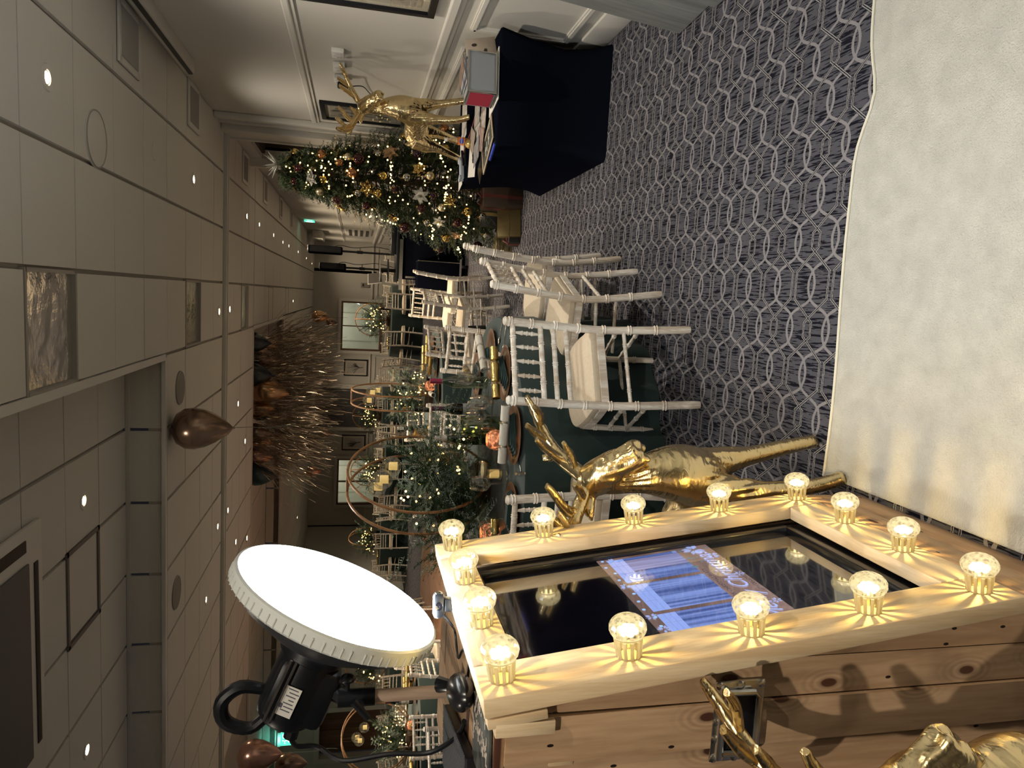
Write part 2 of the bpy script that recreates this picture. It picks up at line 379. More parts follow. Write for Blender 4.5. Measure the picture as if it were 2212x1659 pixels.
# brown double door on the left, with architrave
b = MB()
for k in (0, 1):
    x0 = DX0+k*.6
    b.box((x0+.3, 16.72, DZ/2), (.585, .045, DZ), 0, None, .006)
    b.box((x0+.3, 16.69, 1.55), (.36, .02, .8), 0, None, .006); b.box((x0+.3, 16.69, .55), (.36, .02, .7), 0, None, .006)
o = struct('door_2', b, M_door, 35)
b = MB()
for k in (-.05, .05): b.tube([(-10.7+k, 16.66, .95), (-10.7+k, 16.63, .97), (-10.7+k, 16.63, 1.18), (-10.7+k, 16.66, 1.2)], .011)
b.obj('door_handle', M_steel, o)
b = MB(); b.box((DX0-.06, 16.48, DZ/2), (.12, .05, DZ)); b.box((DX1+.06, 16.48, DZ/2), (.12, .05, DZ)); b.box(((DX0+DX1)/2, 16.48, DZ+.06), (DX1-DX0+.24, .05, .12)); b.box((-11.75, 16.46, 1.5), (.16, .06, 3.05)); struct('trim_2', b, M_trim)
# mouldings: dado rail, picture rail, panel boxes, skirting
def rail(b, x, y0, y1, z, h=.06, d=.035): b.box((x-d/2, (y0+y1)/2, z), (d, y1-y0, h), 0, None, .01); b.box((x-d/4, (y0+y1)/2, z-h*.75), (d/2, y1-y0, h*.5))
b = MB(); rail(b, XR, YB, 8.0, 1.07); rail(b, XR, 10.7, YF, 1.07); rail(b, XR, YB, 8.0, 2.09, .05, .025); rail(b, XR, 10.7, YF, 2.09, .05, .025); struct('trim_3', b, M_trim)
def boxframe(b, y0, y1, z0, z1, x=XR, d=.022, wd=.045):
    for k, e in ((0, 0), (1, .011)):
        ww = wd*(1-.45*k); dd = d*(.6+.5*k)
        for zz in (z0, z1): b.box((x-dd/2, (y0+y1)/2, zz), (dd, y1-y0+ww, ww))
        for yy in (y0, y1): b.box((x-dd/2, yy, (z0+z1)/2), (dd, ww, z1-z0))
b = MB()
for y0, y1 in ((2.9, 4.84), (5.25, 7.75), (11.2, 14), (14.6, 17.6), (18.2, 21.4), (22, 25.2)): boxframe(b, y0, y1, .27, .90)
struct('trim_4', b, M_trim)
b = MB(); b.box((XR-.0125, (YB+8.0)/2, .09), (.025, 8.0-YB, .18), 0, None, .006); b.box((XR-.0125, 18.3, .09), (.025, 15.4, .18), 0, None, .006); struct('baseboard_right', b, M_trim, 35)
b = MB(); b.box((XR-.03, 8.05, 1.55), (.06, .09, 3.08), 0, None, .01); b.box((XR-.05, 8.62, 1.55), (.10, .40, 3.08), 0, None, .012); b.box((XR-.06, 8.8, 1.55), (.12, .06, 3.08)); b.box((XR-.06, 10.63, 1.55), (.12, .1, 3.08)); struct('trim_5', b, M_trim, 35)
b = MB()
for x0, x1 in ((-.25, 1.76), (-3.25, -2.1), (-5.95, -4.98), (-8.55, -7.82)):
    b.box(((x0+x1)/2, YF-.02, 1.07), (x1-x0, .035, .06), 0, None, .01)
    if x1-x0 > .9:
        for zz in (.27, .9): b.box(((x0+x1)/2, YF-.012, zz), (x1-x0-.3, .024, .045))
        for xx in (x0+.15, x1-.15): b.box((xx, YF-.012, .585), (.045, .024, .63))
b.box((-9.35, 16.48, 1.07), (1.3, .035, .06)); b.box((-9.35, 16.49, .58), (1.0, .02, .6))
for yy in (13, 10, 7): b.box((XL+.02, yy, 1.07), (.035, 2.9, .06))
struct('trim_6', b, M_trim, 35)
b = MB(); b.box((-3.3, YF-.012, .09), (10.3, .024, .18)); struct('baseboard_back', b, M_trim)
# ceiling: slab, tile grid, two trays, partition track
XC = [XR, 1.255, .645, .035]+[-.575-.61*k for k in range(0, 13)]
PY = .63; YC = [3.66+PY*k for k in range(-3, 8)]      # 1.77 .. 8.07
b = MB(); zt = .1
def slab(x0, x1, y0, y1, z): b.box(((x0+x1)/2, (y0+y1)/2, z+.024+zt/2), (x1-x0, y1-y0, zt))
slab(-.6, XR+.1, YB, YF+.1, HC); slab(XL, -.6, 6.11, 11.1, HC); slab(XL, -.6, 15.46, YF+.1, HC); slab(XL, -.6, YB, 6.11, HR); slab(XL, -.6, 11.1, 15.46, HR)
for y0, y1 in ((YB, 6.11), (11.1, 15.46)): b.box((-.61, (y0+y1)/2, 3.25), (.02, y1-y0, .33))
ceil = struct('ceiling', b, M_tee)
def tilemesh(wx, wy): q = MB(); q.box((0, 0, .014), (wx-.026, wy-.010, .026), 0, None, 0); return q.mesh('ceiling_tile', M_ceil, 0)
tm = {}
def tile(x1, x0, y0, y1, z):
    k = (round(x1-x0, 3), round(y1-y0, 3))
    if k not in tm: tm[k] = tilemesh(*k)
    o = link('ceiling_tile', tm[k], ceil); o.location = ((x0+x1)/2, (y0+y1)/2, z+random.uniform(-.0015, .0015)); o.rotation_euler = (random.uniform(-.0015, .0015), random.uniform(-.0015, .0015), 0)
MIRR = [(.035, -.575, 3.66, HC), (.035, -.575, 3.66+5*PY, HC)]
def ismir(x1, y0, z): return any(abs(x1-m[0]) < .02 and abs(y0-m[2]) < .02 and abs(z-m[3]) < .02 for m in MIRR)
yrows = YC+[8.60]
for j in range(len(yrows)-1):
    for i in range(len(XC)-1):
        y0, y1 = yrows[j], yrows[j+1]; x1, x0 = XC[i], XC[i+1]
        if i < 4 or y0 > 6.1:
            if i > 12 or ismir(x1, y0, HC): continue
            tile(x1, x0, y0, y1, HC)
for j in range(6):
    for i in range(4, 13): tile(XC[i], XC[i+1], 6.09-.605*(j+1), 6.09-.605*j, HR)
yb = [8.78, 9.36, 9.94, 10.52, 11.09]
for j in range(4):
    for i in range(13):
        if i == 3 and j == 2: continue
        tile(XC[i], XC[i+1], yb[j], yb[j+1], HC)
# far ceiling: large boards with cross seams (too far to tell tile from tile)
b = MB()
for i in range(4):
    for k in range(12):
        y0 = 11.12+k*1.24
        b.box(((XC[i]+XC[i+1])/2, y0+.62, HC+.012), (XC[i]-XC[i+1]-.03, 1.23, .024))
for k in range(8):
    for i in range(13): b.box((-.95-.85*i, 16.1+1.25*k, HC+.012), (.83, 1.235, .024))
for k in range(4):
    for i in range(13): b.box((-1.03-.85*i, 11.65+1.09*k, HR+.012), (.83, 1.07, .024))
b.obj('far_board', M_ceil, ceil, 0, 'stuff')
# tray faces: upright panels with cover strips
pm = MB(); pm.box((0, 0, 0), (.585, .02, .275)); pm = pm.mesh('tray_panel', M_ceil, 0)
for i in range(13):
    o = link('tray_panel', pm, ceil); o.location = (-.885-.61*i, 6.12, 3.235)
pm2 = MB(); pm2.box((0, 0, 0), (1.19, .02, .275)); pm2 = pm2.mesh('tray_panel', M_ceil, 0)
for i in range(9): o = link('tray_panel', pm2, ceil); o.location = (-1.2-1.22*i, 15.47, 3.235)
b = MB(); b.box((-6.3, 6.105, HC+.005), (11.4, .05, .03)); b.box((-.595, 1.05, HC+.008), (.05, 10.1, .035)); b.box((-6.3, 6.115, HR-.01), (11.4, .03, .03)); b.box((-6.3, 11.09, HC+.005), (11.4, .05, .03)); b.box((-.595, 13.28, HC+.008), (.05, 4.4, .03)); b.box((-6.3, 15.46, HC), (11.4, .04, .03))
struct('trim_7', b, M_trim)
b = MB(); b.box((-5.1, 8.64, HC-.012), (13.8, .045, .05)); b.box((-5.1, 8.735, HC-.012), (13.8, .045, .05)); struct('trim_8', b, M_trim)
b = MB(); b.box((-5.1, 8.69, HC+.02), (13.8, .05, .01)); struct('trim_9', b, M_dark)
b = MB(); b.box((XR-.05, 1.2, 2.965), (.10, 10.3, .08), 0, None, .008); b.box((XR-.105, 1.2, 2.955), (.012, 10.3, .03), 1); struct('trim_10', b, [M_trim, M_blackp], 35)

# ---- ceiling fittings
def tgt(x, y, z, label, cat, name, group=None): return thing(name, label, cat, (x, y, z), 0, group)
for k, (x1, x0, y0, z) in enumerate(MIRR+[(.03, -.58, 9.94, HC), (.03, -.58, 12.9, HC), (.03, -.58, 15.9, HC)]):
    cx, cy = (x1+x0)/2, y0+.315
    o = tgt(cx, cy, z, ['square crinkled reflective light panel nearest in the ceiling', 'second square crinkled light panel along the ceiling', 'crinkled light panel just past the partition track', 'small far crinkled light panel, second past the partition track', 'farthest crinkled light panel in the ceiling strip'][k], 'ceiling light', 'ceiling_light', 'square ceiling light panels')
    f = MB()
    for dx, dy, lx, ly in ((0, .302, .61, .02), (0, -.302, .61, .02), (.295, 0, .02, .6), (-.295, 0, .02, .6)): f.box((dx, dy, .012), (lx, ly, .032))
    f.obj('frame', M_tee, o, 0); f = MB(); f.box((0, 0, .024), (.585, .595, .008)); f.obj('diffuser', M_mirror, o, 0)
M_spotE = emat('downlight_glow', (1.0, .82, .52), 22.0)
fit = MB(); fit.lathe([(.035, .02), (.037, -.004), (.062, -.006), (.066, .0), (.064, .004)], 24, 0, None, False); fit = fit.mesh('bezel', M_trim)
lens = MB(); lens.lathe([(.0001, -.001), (.024, -.002), (.034, .004)], 20, 0, None, False); lens = lens.mesh('lens', M_spotE)
SP = [(.95, 3.96), (.95, 7.11), (-.288, 8.386), (-1.51, 5.19), (-3.33, 5.18), (-1.535, 9.757), (-2.172, 10.4), (-2.77, 9.06), (-2.76, 8.40), (-3.40, 9.69), (-3.365, 7.77), (-5.40, 9.585), (-6.42, 10.157), (-5.79, 8.88), (-.277, 9.06), (.954, 10.33), (.96, 11.59), (.95, 13.5), (.94, 15.14), (.95, 16.44), (.96, 18.95), (.95, 22.0), (.90, 24.6), (-5.85, 12.13), (-3.70, 10.70), (-.27, 17.75)]
OFFV = [(-.75, -.55), (-3.5, 1.5), (.9, .6), (-7, 3), (-6.5, 20.5), (-4.0, 19.0), (-1.5, 21.5), (-9.5, 12.5), (-3, 24), (-7, 16.6)]
def spotlamp(x, y, z, e, par):
    l = bpy.data.lights.new('downlight_lamp', 'SPOT'); l.energy = e; l.color = WARMF if y > 7.5 else WARM; l.spot_size = R(150); l.spot_blend = 1.0; l.shadow_soft_size = .03
    link('lamp', l, par, None, (0, 0, -.012))
DL = ['round downlight nearest in the right-hand row, before the round cover', 'second downlight of the right-hand row, before the partition track', 'downlight on the centre strip just before the partition track', 'downlight in the near ceiling tray, right of the access hatch', 'downlight in the near ceiling tray at the left photo edge', 'downlight just past the track, right of the balloon string', 'downlight past the track, left of the balloon string', 'downlight just past the track in line with the white dish top', 'downlight before the track, nearest the white dish', 'downlight past the track just above the white dish edge', 'downlight before the track, between speaker grille and dish', 'downlight above the black lamp body', 'downlight beyond the lamp grip handle', 'lowest left downlight near the track, at the photo edge', 'downlight on the centre strip just past the partition track', 'third downlight of the right-hand row, first past the track', 'fourth downlight of the right-hand row', 'fifth downlight of the right-hand row', 'sixth downlight of the right-hand row', 'seventh downlight of the right-hand row', 'eighth downlight of the right-hand row', 'ninth downlight of the right-hand row', 'farthest downlight of the right-hand row', 'small downlight between dish and lamp body in the far tray', 'downlight past the track touching the dish glow', 'small far downlight above the tip of the ribbon cloud']
for i, (x, y) in enumerate(SP+OFFV):
    z = HR if (x < -.6 and (y < 6.1 or 11.1 < y < 15.4)) else HC
    o = tgt(x, y, z, DL[i] if i < len(DL) else 'ceiling downlight outside the photograph, %s' % ['above and behind the camera', 'left of the booth', 'right of the booth', 'far to the left of the booth', 'above the far table right of the dish', 'above the far left window table', 'above the far end, centre', 'above the far left wall step', 'near the back wall', 'before the brown door'][i-len(DL)], 'downlight', 'ceiling_downlight', 'ceiling downlights')
    link('bezel', fit, o); link('lens', lens, o); spotlamp(x, y, z, (240 if (x, y) == (-.75, -.55) else SPOT_W*(.45 if (x, y) == (.95, 7.11) else .6 if (x > .5 and y > 9) else 1.15)), o)
vm = MB(); vm.box((0, 0, .004), (.40, .44, .016), 1)
fm = MB()
for dx, dy, lx, ly in ((0, .20, .40, .045), (0, -.20, .40, .045), (.178, 0, .045, .4), (-.178, 0, .045, .4)): fm.box((dx, dy, -.004), (lx, ly, .014), 0, None, .003)
sm = MB(); sm.box((0, 0, 0), (.30, .004, .012), 0, TR((0, 0, 0), .6)); slat = sm.mesh('slat', M_tee, 0)
fm = fm.mesh('frame', M_trim); vm = vm.mesh('backing', [M_trim, mat('vent_dark', (.16, .16, .15), .6)], 0)
for k, (x, y) in enumerate(((1.545, 5.21), (1.575, 7.07), (1.55, 10.1), (1.55, 12.2), (1.55, 14.6), (1.55, 16.8))):
    o = tgt(x, y, HC-.006, ['largest square slatted air vent nearest in the ceiling', 'second square slatted air vent beside the right wall', 'third air vent, above the christmas tree', 'fourth air vent beyond the tree top', 'fifth small air vent along the right wall', 'farthest air vent beside the right wall'][k], 'air vent', 'ceiling_vent', 'square ceiling vents')
    link('backing', vm, o); link('frame', fm, o)
    for q in range(16 if k < 2 else 8): s_ = link('slat', slat, o); s_.location = (0, -.17+q*(.34/(15 if k < 2 else 7)), -.006)
for k, (x, y, r, lab) in enumerate(((.796, 4.61, .165, 'large round flush cover on the ceiling near the right row'), (.954, 5.83, .065, 'small round detector on the ceiling between vent and downlight'), (-.909, 6.6, .15, 'dark round speaker grille above the floating bronze balloon'), (-2.726, 6.47, .15, 'dark round speaker grille farther left beyond the near tray'))):
    g_ = MB(); g_.lathe([(.0001, -.008), (r*.9, -.008), (r, -.003), (r, .004)], 36, 0, None, False)
    o = g_.obj('ceiling_grille' if k > 1 else 'ceiling_cover', M_ceil if k < 2 else mat('grille_grey', (.22, .20, .18), .7), None, 35, None, (x, y, HC)); tag(o, lab, 'ceiling cover' if k < 2 else 'speaker')
    if k in (0, 2, 3): q = MB(); q.ring(r*.96, .004, 36, 6); q.obj('rim', M_tee, o, 35, None, (0, 0, -.007))
# air-conditioning cassette in the near tray
o = tgt(-2.17, 3.93, HR-.01, 'large square air conditioning cassette in the near ceiling tray', 'air conditioner', 'ceiling_cassette')
q = MB(); q.box((0, 0, -.01), (1.56, 1.04, .03), 0, None, .05); q.obj('panel', M_trim, o, 35)
q = MB(); q.box((0, 0, -.035), (1.16, .62, .012), 0, None, .02); q.obj('intake_grille', mat('intake_grey', (.10, .095, .095), .6), o, 35)
for dx, dy, lx, ly in ((.68, 0, .07, .6), (-.68, 0, .07, .6), (0, .42, 1.1, .05), (0, -.42, 1.1, .05)):
    q = MB(); q.box((dx, dy, -.027), (lx, ly, .01), 0, None, .004); q.obj('louvre', M_dark, o, 35)
# access hatch outlined dark in the tray
q = MB()
for dx, dy, lx, ly in ((0, .28, .66, .03), (0, -.28, .66, .03), (.315, 0, .03, .6), (-.315, 0, .03, .6)): q.box((dx, dy, -.006), (lx, ly, .012))
o = q.obj('access_hatch', mat('hatch_frame', (.13, .11, .10), .6), None, 0, None, (-2.10, 5.16, HR)); tag(o, 'dark outlined square access hatch in the near ceiling tray', 'hatch')
# corridor light, exit signs
def area(name, loc, size, e, col, par=None, rot=None):
    l = bpy.data.lights.new(name, 'AREA'); l.energy = e; l.color = col; l.shape = 'RECTANGLE'; l.size = size[0]; l.size_y = size[1]; return link(name, l, par, None, loc, rot or (0, 0, 0))
for x in (-1.2, -6.9): area('corridor_lamp', (x, 27, 3.1), (1.2, .4), 22, (1, .93, .76))
M_teal = emat('exit_sign_glow', (.10, .85, .55), 1.3); M_exw = emat('exit_sign_white', (.75, 1, .9), 1.6)
def exit_sign(loc, rz, label):
    o = thing('exit_sign', label, 'sign', loc, rz)
    q = MB(); q.box((0, 0, .13), (.34, .05, .07), 0, None, .008); q.obj('housing', M_white, o)
    q = MB(); q.box((0, 0, -.03), (.32, .014, .25), 0, None, .003); q.obj('panel', M_teal, o)
    q = MB()
    for sgn in (-1, 1):
        y = sgn*.009
        q.box((.07, y, -.03), (.10, .003, .17)); q.tube([(-.11, y, .0), (-.05, y, .01), (-.03, y, -.05), (-.08, y, -.09)], .012, 6); q.tube([(-.05, y, .01), (-.02, y, -.05), (.0, y, -.10)], .012, 6); q.sph((-.035, y, .045), .018, 8, 6, 0, (1, .2, 1))
    q.obj('pictogram', M_exw, o)
    l = bpy.data.lights.new('sign_lamp', 'POINT'); l.energy = 2.5; l.color = (.2, 1, .8); l.shadow_soft_size = .05; link('lamp', l, o, None, (0, -.12, .12))
exit_sign((-10.0, 15.4, 2.88), 0, 'green exit sign above the brown door at far left')
exit_sign((1.745, 19.0, 2.86), PI/2, 'teal glowing exit sign high on the far right wall')
# ------------------------------------------------------------------ photo booth on the left
es = Vector((-.1267, 0, .992)).normalized(); en = Vector((.992, 0, .1267)).normalized(); ey = Vector((0, 1, 0))
P0 = Vector((-.545, 0, .225))
FM = frame(P0, ey, es, en)         # local x along Y, local y up the face, local z out of the face
Y0, Y1, S1 = 1.13, 1.92, 1.15
yi0, yi1, si0, si1 = 1.245, 1.805, .105, 1.063
booth = thing('photo_booth', 'pale wooden photo booth with slanted touch screen framed by lit bulbs', 'photo booth', (-.85, 1.53, 0))
IM = Matrix.Translation((.85, -1.53, 0))
def part(mb, name, m, par=booth, sm=35, kind=None): 
    me = mb.mesh(name, m, sm); me.transform(IM) if par is booth else None
    return link(name, me, par, kind)
T = .038
for (a0, a1, b0, b1, m) in ((Y0, yi0, 0, S1, M_pine), (yi1, Y1, 0, S1, M_pine), (yi0, yi1, 0, si0, M_pineY), (yi0, yi1, si1, S1, M_pineY)):
    q = MB(); q.box(((a0+a1)/2, (b0+b1)/2, -T/2), (a1-a0-.001, b1-b0-.001, T), 0, FM, .004); part(q, 'frame_rail', m)
# television behind the frame
q = MB(); bz = -.05
for (a0, a1, b0, b1) in ((yi0-.02, yi0+.018, si0-.02, si1+.02), (yi1-.03, yi1+.02, si0-.02, si1+.02), (yi0, yi1, si0-.02, si0+.032), (yi0, yi1, si1-.02, si1+.02)):
    q.box(((a0+a1)/2, (b0+b1)/2, bz-.012), (a1-a0, b1-b0, .03), 0, FM, .006)
tv = part(q, 'screen_bezel', M_bezel)
q = MB(); q.box(((yi0+yi1)/2, (si0+si1)/2, -.066), (yi1-yi0+.04, si1-si0+.04, .006), 0, FM); part(q, 'screen_glass', M_screen, booth, 0)
q = MB(); q.sph((yi0+.3, si1-.004, -.05), .003, 8, 6, 0, (1, 1, 1), FM); part(q, 'standby_light', emat('standby_green', (.1, 1, .2), 2), booth)
# picture shown on the screen
def semat(name, col, s):
    m, t, bb = newmat(name); bb.inputs['Base Color'].default_value = (.004, .004, .006, 1); bb.inputs['Roughness'].default_value = .03; bb.inputs['Coat Weight'].default_value = 1; bb.inputs['Coat IOR'].default_value = 1.9
    bb.inputs['Emission Color'].default_value = (*col, 1); bb.inputs['Emission Strength'].default_value = s; return m, t, bb
m_bg, t_, b_ = semat('screen_wood_tone', (.30, .17, .11), 1)
nz = t_.nodes.new('ShaderNodeTexNoise'); nz.inputs['Scale'].default_value = 9; tc = t_.nodes.new('ShaderNodeTexCoord'); mp = t_.nodes.new('ShaderNodeMapping'); mp.inputs['Scale'].default_value = (1, .15, 1)
t_.links.new(tc.outputs['Object'], mp.inputs[0]); t_.links.new(mp.outputs[0], nz.inputs[0]); t_.links.new(mixc(t_, NE(t_, nz.outputs[0]).ss(.3, .7), (.13, .08, .07), (.30, .19, .16)), b_.inputs['Emission Color'])
m_cur, t_, b_ = semat('screen_blue_curtain', (.1, .2, .6), 1)
tc = t_.nodes.new('ShaderNodeTexCoord'); mp = t_.nodes.new('ShaderNodeMapping'); mp.inputs['Scale'].default_value = (1, 75, 2); nz = t_.nodes.new('ShaderNodeTexNoise'); nz.inputs['Scale'].default_value = 1; nz.inputs['Detail'].default_value = 3
t_.links.new(tc.outputs['Object'], mp.inputs[0]); t_.links.new(mp.outputs[0], nz.inputs[0]); t_.links.new(mixc(t_, NE(t_, nz.outputs[0]).ss(.3, .72), (.045, .085, .29), (.22, .32, .74)), b_.inputs['Emission Color'])
m_brk, _, _ = semat('screen_white_brick', (.30, .42, .92), 1); m_lin, _, _ = semat('screen_grey_line', (.22, .30, .62), 1)
m_flo, _, _ = semat('screen_flower', (.36, .44, .80), 1); m_txt, _, _ = semat('screen_lettering', (.42, .52, .98), 1.1); m_leaf, _, _ = semat('screen_leaf', (.10, .20, .26), 1); m_dkt, _, _ = semat('screen_dark_text', (.03, .03, .06), 1); m_glow, _, _ = semat('screen_fairy_dot', (.30, .55, 1), 1.2)
cy0, cy1, cs0, cs1 = 1.262, 1.785, .395, .722; cz = -.0622
q = MB(); q.box(((cy0+cy1)/2, (cs0+cs1)/2, cz), (cy1-cy0, cs1-cs0, .0008), 0, FM); pic = part(q, 'screen_picture', m_bg, booth, 0)
CW = cy1-cy0
def scr(name, m, fn): 
    q = MB(); fn(q); o = part(q, name, m, booth, 0); return o
def R_(q, x0, x1, y0, y1, k=1): q.box(((x0+x1)/2, (y0+y1)/2, cz+.0004*k), (x1-x0, y1-y0, .0006), 0, FM)
pw = .150
for k in range(3):
    xa = cy1-.022-pw-k*(pw+.016); ya, yb_ = cs0+.098, cs1-.026
    scr('curtain_photo', m_cur, lambda q: R_(q, xa, xa+pw, ya, yb_-.045))
    scr('brick_photo', m_brk, lambda q: R_(q, xa, xa+pw, yb_-.045, yb_))
    def ln(q):
        for j in (1, 2): R_(q, xa, xa+pw, yb_-.015*j-.0006, yb_-.015*j+.0006, 2)
        for j in (.35, .7): R_(q, xa+pw*j, xa+pw*j+.0012, yb_-.045, yb_, 2)
        R_(q, xa+pw-.012, xa+pw, ya, ya+.012, 2)
    scr('brick_line', m_lin, ln)
def flowers(q):
    rr = random.Random(3)
    for (cx, cy, n, r) in ((cy1-.035, cs0+.05, 9, .034), (cy1-.09, cs0+.02, 7, .02), (cy0+.03, cs0+.02, 8, .03), (cy1-.03, cs1-.04, 6, .02), (cy1-.19, cs1-.014, 6, .016), (cy1-.36, cs1-.012, 6, .016), (cy1-.22, cs0+.013, 6, .014), (cy0+.14, cs0+.012, 6, .014), (cy0+.1, cs1-.015, 6, .018)):
        for i in range(n):
            a = 2*PI*i/n+rr.random()
            pts = [(cx+r*math.cos(a)*t-r*.22*math.sin(a)*w, cy+r*math.sin(a)*t+r*.22*math.cos(a)*w) for t, w in ((.15, 0), (.55, 1), (1, .1), (.6, -1))]
            q.add([FM @ Vector((x, y, cz+.0016)) for x, y in pts], [(0, 1, 2, 3)])
scr('screen_flowers', m_flo, flowers)['kind'] = 'stuff'
def leaves(q):
    rr = random.Random(5)
    for i in range(26):
        cx = rr.choice([cy1-.10, cy1-.13, cy0+.06, cy1-.02])+rr.uniform(-.02, .02); cy = cs0+.07+rr.uniform(-.055, .03) if cx > cy0+.1 else cs0+.03; a = rr.random()*6
        q.add([FM @ Vector((cx+.013*t*math.cos(a)-.004*w_*math.sin(a), cy+.013*t*math.sin(a)+.004*w_*math.cos(a), cz+.0014)) for t, w_ in ((0, 0), (.5, 1), (1, 0), (.5, -1))], [(0, 1, 2, 3)])
scr('screen_leaves', m_leaf, leaves)['kind'] = 'stuff'
def dots(q):
    for i in range(12): q.lathe([(.0001, 0), (.0045, 0)], 10, 0, FM @ Matrix.Translation((cy1-.02-.043*i, cs1-.014+.006*math.sin(i*2.1), cz+.0013)), False)
scr('screen_fairy_dots', m_glow, dots)['kind'] = 'stuff'
def text_mesh(txt, size, shear=0, extrude=0):
    cu = bpy.data.curves.new('lettering', 'FONT'); cu.body = txt; cu.size = size; cu.shear = shear; cu.align_x = 'CENTER'; cu.align_y = 'CENTER'; cu.extrude = extrude; cu.resolution_u = 3
    o = bpy.data.objects.new('lettering', cu); C.objects.link(o); dg = bpy.context.evaluated_depsgraph_get(); me = bpy.data.meshes.new_from_object(o.evaluated_get(dg)); bpy.data.objects.remove(o); bpy.data.curves.remove(cu); return me
def text(name, txt, size, m, M, par, shear=0, sx=1, extrude=0):
    me = text_mesh(txt, size, shear, extrude); me.transform(M @ Matrix.Diagonal((sx, 1, 1, 1)))
    if par is booth: me.transform(IM)
    me.materials.clear(); me.materials.append(m); return link(name, me, par)
cx = (cy0+cy1)/2
text('lettering', 'Merry Christmas', .060, m_txt, FM @ Matrix.Translation((cx+.0, cs0+.044, cz+.0022)), booth, .35)
text('lettering', 'SPARK CHRISTMAS PARTY', .017, m_dkt, FM @ Matrix.Translation((cx, cs0+.086, cz+.0022)), booth)
text('lettering', '15TH DECEMBER 2023', .014, m_dkt, FM @ Matrix.Translation((cx, cs0+.012, cz+.0022)), booth)
# carcass: side planks, base boards, top, battens
PX = [-.575, -.655, -.737, -.83, -.925, -1.02, -1.115, -1.21]
for i in range(len(PX)-1):
    xa, xb = PX[i], PX[i+1]
    q = MB(); z1a = 1.318; g = .0018
    # the first boards are cut along the slope of the face
    def zs(x): return min(z1a, .225+(-.55-x-.036)/.1267*.992) if x > -.735 else z1a
    poly = [(xb+g, 0), (xa-g, 0), (xa-g, max(.06, zs(xa-g))), (xb+g, max(.06, zs(xb+g)))]
    q.prism(poly, 0, .02, 0, frame((0, 1.165+.004*math.sin(i*2.3), 0), (1, 0, 0), (0, 0, 1), (0, -1, 0)) @ Matrix.Translation((0, 0, -.0)))
    part(q, 'side_plank', M_plank, booth, 0)
for i in range(len(PX)-1):
    xa, xb = PX[i], PX[i+1]; q = MB(); q.prism([(xb+g, 0), (xa-g, 0), (xa-g, max(.06, zs(xa-g))), (xb+g, max(.06, zs(xb+g)))], 0, .02, 0, frame((0, 1.905, 0), (1, 0, 0), (0, 0, 1), (0, -1, 0))); part(q, 'far_side_plank', M_plank, booth, 0)
for i, (z0, z1) in enumerate(((0, .112), (.114, .232))):
    q = MB(); q.box((-.566+.004*i, 1.53, (z0+z1)/2), (.022, .76, z1-z0-.002), 0, None, .003); part(q, 'base_board', M_plankY)
q = MB(); q.box((-1.20, 1.53, .66), (.02, .72, 1.3)); part(q, 'back_board', M_plankY)
for i in range(4):
    q = MB(); q.box((-.76-.116*i-.058, 1.53, 1.327), (.113, .77, .02), 0, None, .003); part(q, 'top_board', M_plankY)
q = MB(); q.box((-.752, 1.152, 1.285), (.026, .045, .11), 0, None, .002); q.box((-.79, 1.16, 1.21), (.10, .03, .05), 0, None, .004); part(q, 'batten', M_pine)
q = MB(); q.box((Y0+.05, S1-.06, -T-.012), (.1, .11, .018), 0, FM, .002); part(q, 'wedge', M_pine)
# sunk steel carrying handle on the near side
hd = MB(); hx, hz = -.775, .862
hm = frame((hx, 1.143, hz), (1, 0, 0), (0, 0, 1), (0, -1, 0))
hd.box((0, 0, .0), (.165, .105, .006), 0, hm, .004); ho = part(hd, 'handle_plate', M_steel); ho['label'] = 'chrome recessed carrying handle'
q = MB(); q.box((0, 0, .0035), (.115, .070, .004), 0, hm, .004); part(q, 'handle_recess', M_blackp, booth)
q = MB(); q.tube([(-.062, .030, .008), (-.062, -.026, .012), (-.05, -.036, .014), (.05, -.036, .014), (.062, -.026, .012), (.062, .030, .008)], .006, 8, 0, hm); q.tube([(-.072, .036, .006), (.072, .036, .006)], .0085, 10, 0, hm); part(q, 'handle_bail', M_steel)
for (rx, ry) in ((-.074, -.044), (-.074, 0), (-.074, .044), (.074, -.044), (.074, 0), (.074, .044), (0, .044), (-.035, .046), (.035, .046)):
    q = MB(); q.lathe([(.008, .003), (.008, .005), (.0055, .0065), (.0001, .007)], 12, 0, hm @ Matrix.Translation((rx, ry, 0)), False); part(q, 'rivet', M_steel)
# ---- lit bulbs round the frame
M_dome = bpy.data.materials.new('bulb_dome'); M_dome.use_nodes = True; t_ = M_dome.node_tree; t_.nodes.clear(); N = t_.nodes; L = t_.links
tr = N.new('ShaderNodeBsdfTransparent'); gl = N.new('ShaderNodeBsdfGlossy'); gl.inputs['Roughness'].default_value = .06; em = N.new('ShaderNodeEmission'); em.inputs[0].default_value = (1, .80, .40, 1); em.inputs[1].default_value = 1.25
lw = N.new('ShaderNodeLayerWeight'); lw.inputs[0].default_value = .5; a = N.new('ShaderNodeMixShader'); bmx = N.new('ShaderNodeMixShader'); o_ = N.new('ShaderNodeOutputMaterial')
vo = N.new('ShaderNodeTexVoronoi'); vo.inputs['Scale'].default_value = 110; tc = N.new('ShaderNodeTexCoord'); L.new(tc.outputs['Object'], vo.inputs[0])
k = NE(t_, vo.outputs['Distance']).ss(.25, .62)*.55+.12
L.new(k.k, a.inputs[0]); L.new(tr.outputs[0], a.inputs[1]); L.new(em.outputs[0], a.inputs[2]); L.new((NE(t_, lw.outputs['Facing'])*.28+.06).k, bmx.inputs[0]); L.new(a.outputs[0], bmx.inputs[1]); L.new(gl.outputs[0], bmx.inputs[2]); L.new(bmx.outputs[0], o_.inputs[0])
M_led = emat('bulb_led', (1.0, .82, .46), 4.0)
